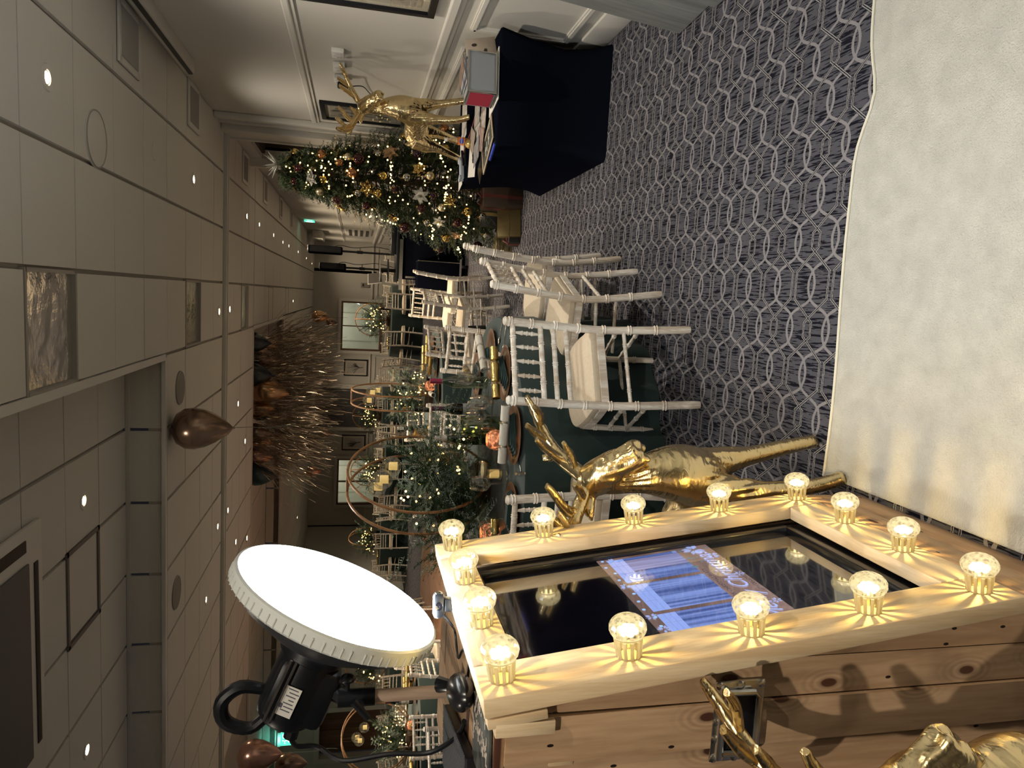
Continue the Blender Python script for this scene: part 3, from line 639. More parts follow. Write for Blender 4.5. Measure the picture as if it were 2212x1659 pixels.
M_rib = bpy.data.materials.new('ray_blocking_rib'); M_rib.use_nodes = True; t2 = M_rib.node_tree; t2.nodes.clear()
tl = t2.nodes.new('ShaderNodeBsdfTranslucent'); tl.inputs[0].default_value = (1, .95, .8, 1); g2 = t2.nodes.new('ShaderNodeBsdfGlossy'); g2.inputs['Roughness'].default_value = .1; m2 = t2.nodes.new('ShaderNodeMixShader'); m2.inputs[0].default_value = .25; o2 = t2.nodes.new('ShaderNodeOutputMaterial')
t2.links.new(tl.outputs[0], m2.inputs[1]); t2.links.new(g2.outputs[0], m2.inputs[2]); t2.links.new(m2.outputs[0], o2.inputs[0])
M_skirt = glassmat('clear_skirt', (1, .95, .78), .1, .10)
dm = MB(); prof = [(.0275, .040), (.0335, .046), (.0362, .054), (.0358, .061), (.0325, .068), (.0265, .0740), (.018, .0785), (.008, .081), (.0001, .0815)]
dm.lathe(prof, 18, 0, None, False); dm = dm.mesh('dome', M_dome, 0)
sk = MB(); sk.lathe([(.0225, .003), (.0245, .02), (.0275, .040)], 24, 0, None, False); sk = sk.mesh('skirt', M_skirt)
rb = MB()  # skirt flutes, widened to block the lamp and throw star-shaped rays
for i in range(12):
    A = 2*PI*i/12; rb.box((.0226, 0, .019), (.0035, .0062, .040), 0, Matrix.Rotation(A, 4, 'Z') @ TR((0, 0, 0), 0, .10, 0))
rb.ring(.0278, .0018, 24, 6, 0, Matrix.Translation((0, 0, .0400))); rb.ring(.0222, .0012, 24, 6, 0, Matrix.Translation((0, 0, .0012))); rb = rb.mesh('skirt_ribs', M_rib)
ld = MB()
for i in range(7):
    A = 2*PI*i/6; ld.sph((0 if i == 6 else .0135*math.cos(A), 0 if i == 6 else .0135*math.sin(A), .050 if i < 6 else .056), .0075, 8, 6)
ld = ld.mesh('led_cluster', M_led)
ys_, ye_ = 1.187, 1.865; top_s, bot_s = 1.104, .055
BP = [('top corner bulb on the near side of the lit frame', ys_, top_s), ('second bulb from the near corner along the top of the frame', 1.405, top_s), ('third bulb from the near corner along the top of the frame', 1.635, top_s), ('top corner bulb on the far side of the lit frame', ye_, top_s),
      ('uppermost middle bulb on the near upright, below the top corner', ys_, .857), ('middle bulb on the near upright of the frame', ys_, .60), ('lowest middle bulb on the near upright, above the bottom corner', ys_, .335), ('bottom corner bulb on the near side of the lit frame', ys_, bot_s+.01),
      ('uppermost middle bulb on the far upright, below the top corner', ye_, .843), ('middle bulb on the far upright of the frame', ye_, .572), ('lowest middle bulb on the far upright beside the golden deer', ye_, .30), ('bottom corner bulb on the far side, at the golden deer feet', ye_, .04),
      ('bottom rail bulb nearer the camera of two between corners', 1.425, bot_s-.01), ('bottom rail bulb farther from camera of two between corners', 1.645, bot_s-.015)]
rotf = FM.to_3x3().to_euler()
for i, (lab, yy, ss_) in enumerate(BP):
    o = thing('frame_bulb', 'lit clear bulb: '+lab, 'light bulb', tuple(FM @ Vector((yy, ss_, 0))), 0, 'lit bulbs round the booth screen', rotf)
    link('dome', dm, o, None, None, (0, 0, i*.7)); link('skirt', sk, o); link('skirt_ribs', rb, o, None, None, (0, 0, i*.37)); link('led_cluster', ld, o)
    l = bpy.data.lights.new('bulb_lamp', 'POINT'); l.energy = BULB_W; l.color = (1.0, .70, .22); l.shadow_soft_size = .0022; link('lamp', l, o, None, (0, 0, .021))
# ---- beauty dish lamp standing on the booth
dn = Vector((.922, .036, -.385)).normalized(); dx = Vector((0, 0, 1)).cross(dn).normalized(); dy = dn.cross(dx)
dc = Vector((-.668, 1.558, 1.617)); Rd = .238
DM = frame(dc, dx, dy, dn)
lamp = thing('studio_light', 'black studio light with wide glowing white dish on wooden pole', 'studio light', (-.888, 1.50, 1.337))
LI = Matrix.Translation((.888, -1.50, -1.337))
def spline(P, n=6):
    P = [Vector(p) for p in P]; out = []
    for i in range(len(P)-1):
        a, b_, c_, d = P[max(i-1, 0)], P[i], P[i+1], P[min(i+2, len(P)-1)]
        for k in range(n):
            t = k/n; out.append(.5*((2*b_)+(c_-a)*t+(2*a-5*b_+4*c_-d)*t*t+(3*b_-a-3*c_+d)*t**3))
    return out+[P[-1]]
def _rad(a, n):
    out = []
    for i in range(len(a)-1):
        for k in range(n): out.append(a[i]+(a[i+1]-a[i])*k/n)
    return out+[a[-1]]
def lp(mb, name, m, sm=35):
    me = mb.mesh(name, m, sm); me.transform(LI); return link(name, me, lamp)
M_dish = emat('dish_diffuser', DISH_C, DISH_E)
q = MB(); q.lathe([(Rd-.006, -.004), (Rd*.8, .006), (Rd*.45, .012), (.0001, .014)], 64, 0, DM, False); lp(q, 'diffuser', M_dish)
q = MB(); q.lathe([(Rd-.006, -.003), (Rd, -.006), (Rd+.001, -.034), (Rd-.006, -.040)], 64, 0, DM, False)
for i in range(72):
    A = 2*PI*i/72+random.uniform(-.02, .02); r_ = Rd+.0012; q.box((r_*math.cos(A), r_*math.sin(A), -.026), (.0025, .0025, .020), 0, DM)
lp(q, 'diffuser_sock', mat('sock_cloth', (.60, .62, .60), .9))
q = MB(); q.lathe([(Rd-.004, -.036), (Rd*.86, -.062), (Rd*.55, -.105), (.085, -.125), (.075, -.128)], 64, 0, DM, False); lp(q, 'dish_shell', mat('dish_shell_black', (.02, .022, .028), .35))
q = MB(); q.lathe([(.074, -.12), (.074, -.15), (.066, -.155), (.066, -.28), (.062, -.30), (.05, -.312), (.0001, -.315)], 40, 0, DM, False); q.box((0, -.012, -.225), (.11, .14, .14), 0, DM, .02); lp(q, 'lamp_body', M_blackp)
for k in range(2): q = MB(); q.tube([(-.068+.002*k, .03+.012*k, -.15), (-.068+.002*k, .03+.012*k, -.29)], .0035, 6, 0, DM); lp(q, 'trim_strip', M_steel)
# grip handle on the back, yoke, knobs, stand adaptor
q = MB(); q.tube(spline([(0, .06, -.26), (0, .112, -.272), (0, .135, -.315), (0, .11, -.355), (0, .055, -.352), (0, .03, -.305)], 4), _rad([.012, .015, .016, .016, .014, .012], 4), 10, 0, DM); lp(q, 'grip_handle', M_blackp)
pt_ = Vector((-.888, 1.50, 1.595))
q = MB(); bc = DM @ Vector((0, -.06, -.20)); q.tube([bc, (bc+pt_)/2+Vector((0, 0, .01)), pt_], [.026, .022, .019], 8); q.tube([pt_+Vector((0, 0, .02)), pt_-Vector((0, 0, .06))], .0195, 12); lp(q, 'stand_bracket', M_blackp)
q = MB(); q.tube([pt_+Vector((0, -.02, -.03)), pt_+Vector((0, -.05, -.03))], .007, 8); q.tube([pt_+Vector((-.02, -.05, -.045)), pt_+Vector((.02, -.05, -.012))], .008, 8); lp(q, 'wing_knob', M_blackp)
q = MB(); q.sph(tuple(pt_+Vector((.045, 0, 0))), .017, 12, 8, 0, (.6, 1, 1)); q.tube([pt_, pt_+Vector((.045, 0, 0))], .006, 6); lp(q, 'tilt_knob', M_blackp)
q = MB(); q.tube([pt_-Vector((0, 0, .055)), (-.888, 1.50, 1.338)], .0145, 16); lp(q, 'pole', wood('pole_wood', (.62, .47, .36), (.45, .32, .24), 2, 16, .1, .5))
# rating label stuck on the lamp body, lens side towards the camera
lc = DM @ Vector((.0675, -.012, -.275)); 
ldir = dn; lup = dy
nrm = dx if dx.y < 0 else -dx
body_side = DM @ Vector((0, -.012, -.285)); lx = -dn; 
nrm = Vector((.53, -.84, -.06)); nrm = (nrm-lx*nrm.dot(lx)).normalized(); lyv = nrm.cross(lx)
LM = frame(DM @ Vector((0, .0, -.235))+nrm*.0690, lx, lyv, nrm)
q = MB(); q.box((0, 0, 0), (.066, .034, .0015), 0, LM); lp(q, 'rating_label', M_paper, 0)
q = MB()
for i in range(7): q.box((-.028+.008*i, .004 if i % 2 else .0, .0010), (.0022, .022 if i != 3 else .012, .0006), 0, LM)
q.box((.012, -.012, .001), (.010, .006, .0006), 0, LM); lp(q, 'label_print', mat('print_grey', (.10, .10, .14), .7), 0)
q = MB(); q.tube([DM @ Vector((0, -.03, -.31)), DM @ Vector((0, -.035, -.345))], .016, 10); lp(q, 'power_plug', M_blackp)
q = MB(); e0 = DM @ Vector((0, -.035, -.345))
pts = [e0, e0+Vector((-.02, -.005, -.015)), e0+Vector((-.022, -.01, -.06)), Vector((-1.03, 1.49, 1.60)), Vector((-1.01, 1.47, 1.50)), Vector((-1.0, 1.45, 1.41)), Vector((-.95, 1.43, 1.355)), Vector((-.90, 1.40, 1.348))]
def spline(P, n=6):
    P = [Vector(p) for p in P]; out = []
    for i in range(len(P)-1):
        a, b_, c_, d = P[max(i-1, 0)], P[i], P[i+1], P[min(i+2, len(P)-1)]
        for k in range(n):
            t = k/n; out.append(.5*((2*b_)+(c_-a)*t+(2*a-5*b_+4*c_-d)*t*t+(3*b_-a-3*c_+d)*t**3))
    return out+[P[-1]]
q.tube(spline(pts), .0055, 8); lp(q, 'power_cable', M_blackp)
# ---- things lying on the booth top
q = MB(); q.box((0, 0, .012), (.14, .34, .022), 0, None, .004); kb = q.obj('keyboard', M_blackp, None, 35, None, (-1.02, 1.44, 1.338), (0, 0, R(14))); tag(kb, 'long black keyboard lying at the back of the booth top', 'keyboard')
q = MB()
for i in range(60):
    for k in range(9): q.box((-.06+.015*k+(.007 if i % 2 else 0), -.163+.0055*i, .0245), (.011, .0022, .003), 0, None)
q.obj('keys', mat('grey_key', (.10, .105, .12), .4), kb, 0, 'stuff')
q = MB(); q.sph((0, 0, .028), .06, 20, 10, 0, (.62, 1.3, .46)); q.tube([(0, .06, .03), (0, .085, .045), (0, .1, .06)], [.012, .014, .018], 10)
o = q.obj('computer_mouse', mat('black_satin', (.012, .012, .014), .25), None, 35, None, (-.815, 1.37, 1.337), (0, 0, R(20))); tag(o, 'glossy black rounded mouse lying beside the wooden pole', 'mouse')
q = MB(); q.ring(.02, .016, 20, 8, 0, Matrix.Diagonal((1, 1, .9, 1))); o = q.obj('foam_collar', M_blackp, None, 35, None, (-.888, 1.50, 1.352)); tag(o, 'black collar around the foot of the wooden pole', 'collar')
q = MB(); q.box((0, 0, .004), (.13, .17, .006), 0, None, .001); o = q.obj('painted_board', mat('chipped_paint', (.05, .055, .05), .45, var=.9, vscale=30), None, 35, None, (-.842, 1.235, 1.338), (0, 0, R(8)))
tag(o, 'dark painted board with chipped edge on the booth top corner', 'board')
q = MB(); rr = random.Random(4)
for i in range(60): q.box((.03+rr.uniform(-.03, .034), rr.uniform(-.08, .08), .0078), (rr.uniform(.003, .014), rr.uniform(.002, .006), .001), 0, TR((0, 0, 0), 0, 0, rr.uniform(-.4, .4)))
q.obj('chipped_flakes', mat('flake_white', (.55, .48, .42), .7), o, 0, 'stuff')
wc = thing('webcam', 'small black and silver webcam clipped on the frame top edge', 'webcam', tuple(FM @ Vector((1.565, S1, -.02))), R(-80))
q = MB(); q.box((0, 0, .030), (.028, .058, .026), 0, None, .009); q.obj('body', M_blackp, wc)
q = MB(); q.box((0, 0, .030), (.024, .062, .021), 0, None, .008); q.obj('silver_band', M_steel, wc)
q = MB(); q.lathe([(.009, 0), (.009, .004), (.006, .003), (.0001, .0035)], 20, 0, frame((.0141, 0, .031), (0, 1, 0), (0, 0, 1), (1, 0, 0)), False); q.obj('lens', M_blackg, wc)
q = MB(); q.box((-.004, 0, .008), (.03, .03, .018), 0, None, .003); q.box((-.03, 0, -.004), (.06, .026, .008), 0, None, .002); q.obj('clip', M_blackp, wc)
q = MB(); q.tube(spline([(-.722, 1.60, 1.40), (-.76, 1.56, 1.36), (-.80, 1.60, 1.345), (-.83, 1.54, 1.345), (-.78, 1.48, 1.345), (-.75, 1.40, 1.345), (-.80, 1.40, 1.345)]), .003, 6); o = q.obj('usb_cable', M_blackp, None); tag(o, 'thin black cable looping from webcam over the booth top', 'cable')
# ------------------------------------------------------------------ floor coverings
b = MB(); nx, ny = 40, 26; VV = []
def edge(x): return 2.09+.012*math.sin(x*5)+.02*max(0, x-.5)-.05*math.exp(-((x-.72)/.12)**2)
for j in range(ny+1):
    for i in range(nx+1):
        x = -.535+2.1*i/nx; y = -.2+(edge(x)+.2)*j/ny
        z = .010+.006*math.sin(x*4+y*3)*(.5+.5*math.sin(y*2.1))+.010*math.exp(-((x-.9-.25*y)/.10)**2)+.006*math.exp(-((x-.35-.1*y)/.12)**2)
        VV.append((x, y, max(.006, z)))
FF = [(j*(nx+1)+i, j*(nx+1)+i+1, (j+1)*(nx+1)+i+1, (j+1)*(nx+1)+i) for j in range(ny) for i in range(nx)]
b.add(VV, FF)
e0 = [VV[ny*(nx+1)+i] for i in range(nx+1)]; n0 = len(VV)
b.add([(x, y+.004, 0.0) for x, y, z in e0]+[(x, y, z) for x, y, z in e0], [(i, nx+1+i, nx+2+i, i+1) for i in range(nx)])
o = b.obj('floor_mat', M_mat, None, 60); tag(o, 'large cream fleece floor mat spread in front of the booth', 'mat')
q = MB(); q.tube([(x, y+.002, z+.002) for x, y, z in e0], .0045, 6); q.obj('hem', mat('mat_hem', (.68, .65, .54), .8), o)
# dance floor boards
df = link('dance_floor', None); df['kind'] = 'structure'
pl = MB(); pl.box((0, 0, .005), (.905, .905, .012), 0, None, .002); pl = pl.mesh('dance_floor_panel', M_dance, 0)
for i in range(5):
    for j in range(5): p = link('dance_floor_panel', pl, df); p.location = (-6.2+.91*i, 11.2+.91*j, 0); p.rotation_euler = (0, 0, (i+j) % 2*PI/2)
# ------------------------------------------------------------------ golden deer balloons
def deer_mesh():
    q = MB()
    q.tube(spline([(-.34, 0, .37), (-.31, 0, .39), (-.24, 0, .41), (-.14, 0, .415), (-.04, 0, .43), (.02, 0, .50), (.035, 0, .57), (.03, 0, .64), (.01, 0, .70), (-.005, 0, .76), (-.005, 0, .815)], 5),
           _rad([.035, .075, .105, .10, .105, .108, .098, .075, .05, .043, .042], 5), 18, flat=.92)
    q.sph((-.01, 0, .825), .052, 18, 12, 0, (1.0, .9, .95))
    q.tube(spline([(-.04, 0, .84), (.0, 0, .828), (.05, 0, .795), (.105, 0, .745), (.14, 0, .712)], 4), _rad([.038, .06, .055, .044, .043], 4), 16)
    for s in (-1, 1):
        q.tube(spline([(.02, s*.05, .45), (.02, s*.065, .36), (.035, s*.078, .25), (.075, s*.09, .10), (.125 if s < 0 else .10, s*.092, .012)], 4), _rad([.06, .052, .034, .027, .024], 4), 12)
        q.tube(spline([(-.25, s*.05, .42), (-.28, s*.068, .32), (-.30, s*.075, .23), (-.345, s*.085, .12), (-.40, s*.09, .012)], 4), _rad([.085, .066, .04, .029, .024], 4), 12)
        q.tube([(-.03, s*.04, .84), (-.05, s*.09, .855), (-.055, s*.125, .85)], [.018, .022, .006], 8)
    q.tube([(-.34, 0, .40), (-.38, 0, .45), (-.385, 0, .49)], [.028, .022, .006], 8)
    for s in (-1, 1):
        for (x, z, r) in ((.145, .715, .016), (.138, .738, .016), (.132, .690, .014)): q.sph((x, s*.022, z), r, 8, 6)
    me = q.mesh('deer_raw', M_gold, 0)
    o = bpy.data.objects.new('deer_raw', me); C.objects.link(o)
    m = o.modifiers.new('r', 'REMESH'); m.mode = 'VOXEL'; m.voxel_size = .0065; m.use_smooth_shade = True
    m = o.modifiers.new('s', 'SMOOTH'); m.factor = .6; m.iterations = 10
    dg = bpy.context.evaluated_depsgraph_get(); out = bpy.data.meshes.new_from_object(o.evaluated_get(dg)); bpy.data.objects.remove(o)
    out.name = 'body'
    # seam pleats of an inflated foil skin
    for v in out.vertices:
        p = v.co; n = v.normal
        a = 0
        for zc, amp in ((.76, .004), (.70, .0035), (.33, .004), (.44, .003)): a += amp*math.exp(-((p.z-zc)/.045)**2)*math.sin(math.atan2(p.y, p.x+.02)*26+p.z*30)
        a += .003*math.exp(-(p.y/.02)**2)*math.sin(p.z*180)*(1 if p.x > .03 or p.z < .45 else .3)
        v.co = p+n*a*.8
    out.materials.clear(); out.materials.append(M_gold); out.polygons.foreach_set('use_smooth', [True]*len(out.polygons)); return out
def _rad(a, n):
    out = []
    for i in range(len(a)-1):
        for k in range(n): out.append(a[i]+(a[i+1]-a[i])*k/n)
    return out+[a[-1]]
dbody = deer_mesh()
def antler(s):
    q = MB()
    def br(P, r): q.tube(spline(P, 4), _rad(r, 4), 8)
    br([(-.015, s*.03, .86), (-.03, s*.09, .905), (-.035, s*.16, .95), (-.01, s*.215, 1.0), (.03, s*.262, 1.045), (.06, s*.285, 1.085)], [.027, .028, .026, .024, .019, .011])
    br([(-.033, s*.11, .92), (-.01, s*.115, .98), (.03, s*.10, 1.04), (.055, s*.095, 1.08)], [.020, .020, .017, .010])
    br([(-.028, s*.19, .97), (-.005, s*.185, 1.04), (.03, s*.175, 1.10)], [.018, .018, .010])
    br([(-.02, s*.06, .885), (.03, s*.075, .915), (.08, s*.085, .96)], [.019, .018, .010])
    br([(-.035, s*.15, .945), (-.08, s*.165, .955), (-.10, s*.17, .985)], [.017, .018, .012])
    br([(.0, s*.225, 1.01), (.055, s*.225, 1.03), (.085, s*.215, 1.07)], [.016, .015, .009])
    for v in range(len(q.v)):
        p = Vector(q.v[v]); q.v[v] = (p.x+.25*max(0, p.z-.95), p.y, .85+(p.z-.85)*.76+.0016*math.sin(p.y*300)*(1+.10*math.sin(p.z*150+p.y*120)))
    return q.mesh('antler', M_gold, 60)
ants = [antler(-1), antler(1)]
def deer(label, loc, rz, s=1.0, spread=1.0):
    o = thing('deer_balloon', label, 'deer balloon', loc, rz, 'golden deer balloons'); o.scale = (s, s, s)
    link('body', dbody, o); link('antler', ants[0], o).scale = (1, spread, 1); link('antler', ants[1], o).scale = (1, spread, 1); return o
deer('shiny gold foil deer balloon standing on the carpet beside the lit frame', (-.56, 2.13, .0), R(-36))
deer('shiny gold foil deer balloon standing on the black table by the wall', (1.43, 5.78, .765), R(-62), .99, 1.1)
deer('shiny gold foil deer balloon closest to the camera, by the booth handle', (-.78, .86, 0), R(-4), .93)
# ------------------------------------------------------------------ black table by the right wall and what lies on it
tx0, tx1, ty0, ty1 = .965, 1.735, 4.62, 6.44
def cloth_table():
    q = MB(); n = 28; per = []
    def rr_(hx, hy, r, k):
        out = []
        for cx_, cy_, a0 in ((hx-r, hy-r, 0), (-hx+r, hy-r, 90), (-hx+r, -hy+r, 180), (hx-r, -hy+r, 270)):
            for i in range(8): a = R(a0+90*i/7); out.append((cx_+r*math.cos(a), cy_+r*math.sin(a)))
        return out
    hx, hy = (tx1-tx0)/2, (ty1-ty0)/2
    rings = [(0, 0, .01, .757), (hx-.03, hy-.03, .02, .757), (hx-.006, hy-.006, .03, .752), (hx, hy, .035, .74), (hx-.03, hy-.05, .06, .50), (hx-.045, hy-.075, .08, .30), (hx-.03, hy-.05, .07, .12), (hx-.005, hy-.01, .045, .0)]
    V = []; F = []
    for (a, b_, r, z) in rings[1:]: V += [(x, y, z) for x, y in rr_(a, b_, r, 0)]
    m_ = 32
    for k in range(len(rings)-2):
        for i in range(m_): F.append((k*m_+i, k*m_+(i+1) % m_, (k+1)*m_+(i+1) % m_, (k+1)*m_+i)[::-1])
    F.append(tuple(range(m_))); q.add(V, F); return q
bt = cloth_table().obj('black_table', M_black, None, 40, None, ((tx0+tx1)/2, (ty0+ty1)/2, 0)); tag(bt, 'table under a black stretch cover standing by the right wall', 'table')
ZT = .758
def put(mb, name, m, x, y, rz, label, cat, z=ZT, sm=35, group=None, rot=None):
    o = mb.obj(name, m, None, sm, None, (x, y, z), rot or (0, 0, rz)); return tag(o, label, cat, group)
# metal tin with red end, lying lid, photos
t_ = thing('tin_box', 'open silver tin box with red end near the front of the table', 'box', (1.405, 4.68, ZT+.018), R(12))
q = MB(); q.box((0, 0, .092), (.265, .19, .18), 0, None, .004); q.obj('tin_body', mat('tin', (.42, .45, .48), .38, .55, bump=.1), t_)
q = MB(); q.box((0, -.0965, .092), (.235, .002, .15)); q.obj('front_panel', mat('tin_front', (.34, .37, .41), .45, .3), t_, 0)
q = MB(); q.box((-.1338, 0, .092), (.002, .16, .15)); r_ = q.obj('red_panel', mat('red_panel', (.38, .02, .05), .5), t_, 0); r_['label'] = 'plain red end panel of the tin'
for (x, y, lx, ly, lz, z) in ((0, -.097, .27, .008, .010, .182), (0, -.097, .27, .008, .010, .003), (.133, -.097, .008, .008, .18, .09), (-.133, -.097, .010, .010, .18, .09), (-.134, 0, .006, .19, .010, .182), (-.134, 0, .006, .19, .01, .003)): q = MB(); q.box((x, y, z), (lx, ly, lz), 0, None, .002); q.obj('edge_strip', M_steel, t_)
q = MB(); q.box((0, .02, 0), (.34, .30, .006), 0, None, .001); put(q, 'white_tray', M_paper, 1.42, 4.73, R(10), 'white card sheet lying under the silver tin box', 'card', ZT+.004)
for i in range(5):
    q = MB(); q.box((0, 0, 0), (.15, .20, .0025)); put(q, 'photo_print', mat('print_%d' % i, [(.45, .44, .42), (.12, .10, .10), (.25, .33, .45), (.5, .46, .4), (.2, .13, .1)][i], .4, var=.7, vscale=18), 1.41+.012*i, 4.70+.012*i, R(10+5*i), ['grey', 'dark', 'blue', 'cream', 'brown'][i]+' photo print in the pile on top of the silver tin', 'photo', ZT+.206+.004*i, 0, 'photos on the tin box')
# folded cardboard with two holes leaning by the wall
def holed():
    q = MB(); n = 20; W_, H_ = .30, .20
    q.box((0, 0, H_/2), (W_, .006, H_), 0, None, .001)
    return q
o = put(holed(), 'cardboard_piece', mat('cardboard', (.52, .44, .36), .8, var=.06), 1.62, 4.74, 0, 'beige cardboard piece with two round holes leaning near the wall', 'cardboard', ZT+.002, 35, None, (R(-14), 0, R(40)))
for xx in (-.075, .075):
    q = MB(); q.lathe([(.0001, 0), (.018, 0)], 20, 0, frame((xx, -.0036, .14), (1, 0, 0), (0, 0, 1), (0, -1, 0)), False); q.obj('hole', M_dark, o, 0)
q = MB(); q.prism([(-.02, .06), (.02, .06), (.026, .075), (.004, .082), (-.026, .075)], .0, .0012, 0, frame((0, -.0032, 0), (1, 0, 0), (0, 0, 1), (0, -1, 0))); q.obj('slot', M_dark, o, 0)
for i, (x, y, rz, lx, ly, lab) in enumerate(((1.50, 6.10, 8, .34, .26, 'large white card behind the golden deer on the black table'), (1.06, 5.55, -8, .24, .34, 'white paper sheet under the black pen'), (1.27, 6.15, 14, .26, .2, 'white envelope near the drink bottle'), (1.01, 6.15, 10, .14, .20, 'small white card at the far corner of the black table'), (1.30, 5.35, 30, .20, .24, 'plain white sheet in front of the golden deer'))):
    q = MB(); q.box((0, 0, 0), (lx, ly, .003), 0, None, .0008); put(q, 'paper_sheet', M_paper, x, y, R(rz), lab, 'paper', ZT+.003+.0012*i, 0)
pcol = [(.30, .24, .20), (.16, .13, .12), (.42, .36, .32), (.10, .09, .09), (.46, .42, .38), (.26, .16, .14), (.36, .33, .30), (.20, .20, .22)]
for i in range(9):
    x, y = [(1.38, 5.08), (1.31, 5.16), (1.23, 5.06), (1.17, 5.22), (1.27, 5.28), (1.12, 5.06), (1.34, 5.26), (1.06, 5.2), (1.18, 5.4)][i]
    q = MB(); q.box((0, 0, 0), (.16, .22, .0025)); o = put(q, 'photo_strip', mat('strip_%d' % i, pcol[i % 8], .35, var=.6, vscale=24), x, y, R(-28+13*i % 50), ['brown print nearest the tin in the photo spread', 'dark print second from the tin in the photo spread', 'pale print at the front of the photo spread by the letter board', 'black print left of the front pale print', 'cream print in the middle of the photo spread', 'reddish print at the front near the plastic sleeve', 'grey print at the back of the photo spread by the deer', 'dark grey print nearest the blue marker', 'brown print at the far end of the spread by the bottle'][i], 'photo', ZT+.010+.003*i, 0, 'photo prints spread on the black table')
    q = MB()
    for k in range(3): q.box((0, -.07+.07*k, .0016), (.145, .005, .0008))
    q.obj('white_border', M_paper, o, 0)
# letter sign in a pale frame
s_ = thing('letter_board', 'dark sign with two white capital letters at the table front edge', 'sign', (1.045, 4.86, ZT+.006), R(-58))
q = MB(); q.box((0, 0, 0), (.36, .20, .008), 0, None, .002); q.obj('board', mat('sign_dark', (.045, .048, .036), .5), s_)
for (x, y, lx, ly) in ((0, .096, .36, .014), (0, -.096, .36, .014), (.174, 0, .014, .2), (-.174, 0, .014, .2)): q = MB(); q.box((x, y, .005), (lx, ly, .006), 0, None, .001); q.obj('frame', mat('pale_wood_frame', (.55, .43, .30), .6), s_)
text('lettering', 'H F', .12, M_white, Matrix.Translation((0, -.005, .0048)), s_, 0, .9)
text('lettering', 'PARTY', .035, M_white, Matrix.Translation((.115, .07, .0048)), s_)
q = MB(); q.box((0, 0, .0), (.22, .16, .003)); put(q, 'clear_sleeve', glassmat('plastic_sleeve', (1, 1, 1), .12, .3), .955, 5.08, R(-40), 'crumpled clear plastic sleeve over the near corner of the table', 'plastic bag', ZT+.012, 0)
mk = thing('marker_pen', 'blue capped marker pen on the edge of the black table', 'pen', (.975, 4.63, ZT+.010), R(-62))
q = MB(); q.tube([(-.06, 0, 0), (.055, 0, 0)], .0085, 12); q.obj('barrel', mat('marker_blue', (.02, .05, .45), .4), mk); q = MB(); q.tube([(-.115, 0, 0), (-.112, 0, 0), (-.062, 0, 0)], [.007, .009, .0095], 12); q.obj('cap', mat('marker_cap', (.015, .035, .36), .4), mk); q = MB(); q.tube([(.055, 0, 0), (.07, 0, 0)], [.007, .004], 10); q.obj('tip', M_blackp, mk)
pn = thing('pen', 'black pen lying on the white paper sheet', 'pen', (1.08, 5.47, ZT+.012), R(35))
q = MB(); q.tube([(-.065, 0, 0), (.06, 0, 0), (.075, 0, 0)], [.006, .006, .002], 8); q.obj('barrel', M_blackp, pn); q = MB(); q.box((-.05, 0, .008), (.04, .004, .002)); q.obj('clip', M_blackp, pn)
# drink bottle
fb = thing('drink_bottle', 'small clear orange drink bottle with white cap standing on the black table', 'bottle', (1.215, 5.62, ZT))
q = MB(); q.lathe([(.0001, .004), (.026, .002), (.030, .008), (.030, .04), (.028, .05), (.030, .06), (.030, .115), (.028, .13), (.020, .165), (.0125, .185), (.0125, .20)], 24, 0, None, False); q.obj('bottle_body', M_glass, fb)
q = MB(); q.lathe([(.0001, .006), (.027, .006), (.028, .05), (.0001, .05)], 20, 0, None, False); q.obj('orange_drink', mat('orange_drink', (.75, .25, .05), .2), fb)
q = MB(); q.lathe([(.0308, .062), (.0308, .112)], 28, 0, None, False); q.obj('wrap_label', mat('orange_label', (.80, .24, .05), .45), fb)
q = MB(); q.lathe([(.0145, .196), (.0145, .216), (.0001, .217)], 16, 0, None, False); q.obj('cap', M_white, fb)
vd = Vector((-1.215, -5.62, 0)).normalized(); rx_ = Vector((0, 0, 1)).cross(vd)
fm_ = frame(vd*.0316+Vector((0, 0, .088)), rx_, (0, 0, 1), vd)
q = MB(); q.lathe([(.0001, 0), (.021, 0)], 24, 0, fm_ @ Matrix.Diagonal((1, .8, 1, 1)), False); q.obj('blue_roundel', mat('roundel_blue', (.03, .06, .45), .4), fb, 0)
text('lettering', 'FANTA', .017, M_white, fm_ @ Matrix.Translation((0, 0, .0006)), fb, .15)
q = MB(); q.sph((0, 0, .036), .036, 20, 14); o = put(q, 'bauble', mat('satin_gold', (.50, .36, .13), .35, .8), 1.175, 5.50, 0, 'satin gold bauble lying beside the drink bottle', 'bauble')
q = MB(); q.lathe([(.009, .068), (.009, .08), (.0001, .081)], 10, 0, None, False); q.obj('cap', M_goldm, o)
pb = thing('plastic_tray', 'pale blue plastic bracket lying at the far edge of the table', 'tray', (1.07, 6.02, ZT), R(24))
q = MB(); q.box((0, 0, .018), (.19, .07, .034), 0, None, .010); q.obj('tray_body', mat('pale_blue_plastic', (.46, .50, .56), .5), pb); q = MB(); q.box((.085, 0, .036), (.03, .075, .02), 0, None, .008); q.box((-.085, 0, .036), (.03, .075, .02), 0, None, .008); q.obj('raised_end', mat('pale_blue_end', (.44, .48, .54), .5), pb)
cl_ = thing('stapler', 'black desk stapler behind the drink bottle', 'stapler', (1.14, 5.86, ZT), R(15)); q = MB(); q.box((0, 0, .012), (.13, .032, .02), 0, None, .006); q.obj('base', M_blackp, cl_); q = MB(); q.box((.0, 0, .038), (.125, .028, .018), 0, TR((0, 0, 0), 0, -.1), .007); q.obj('arm', M_blackp, cl_)
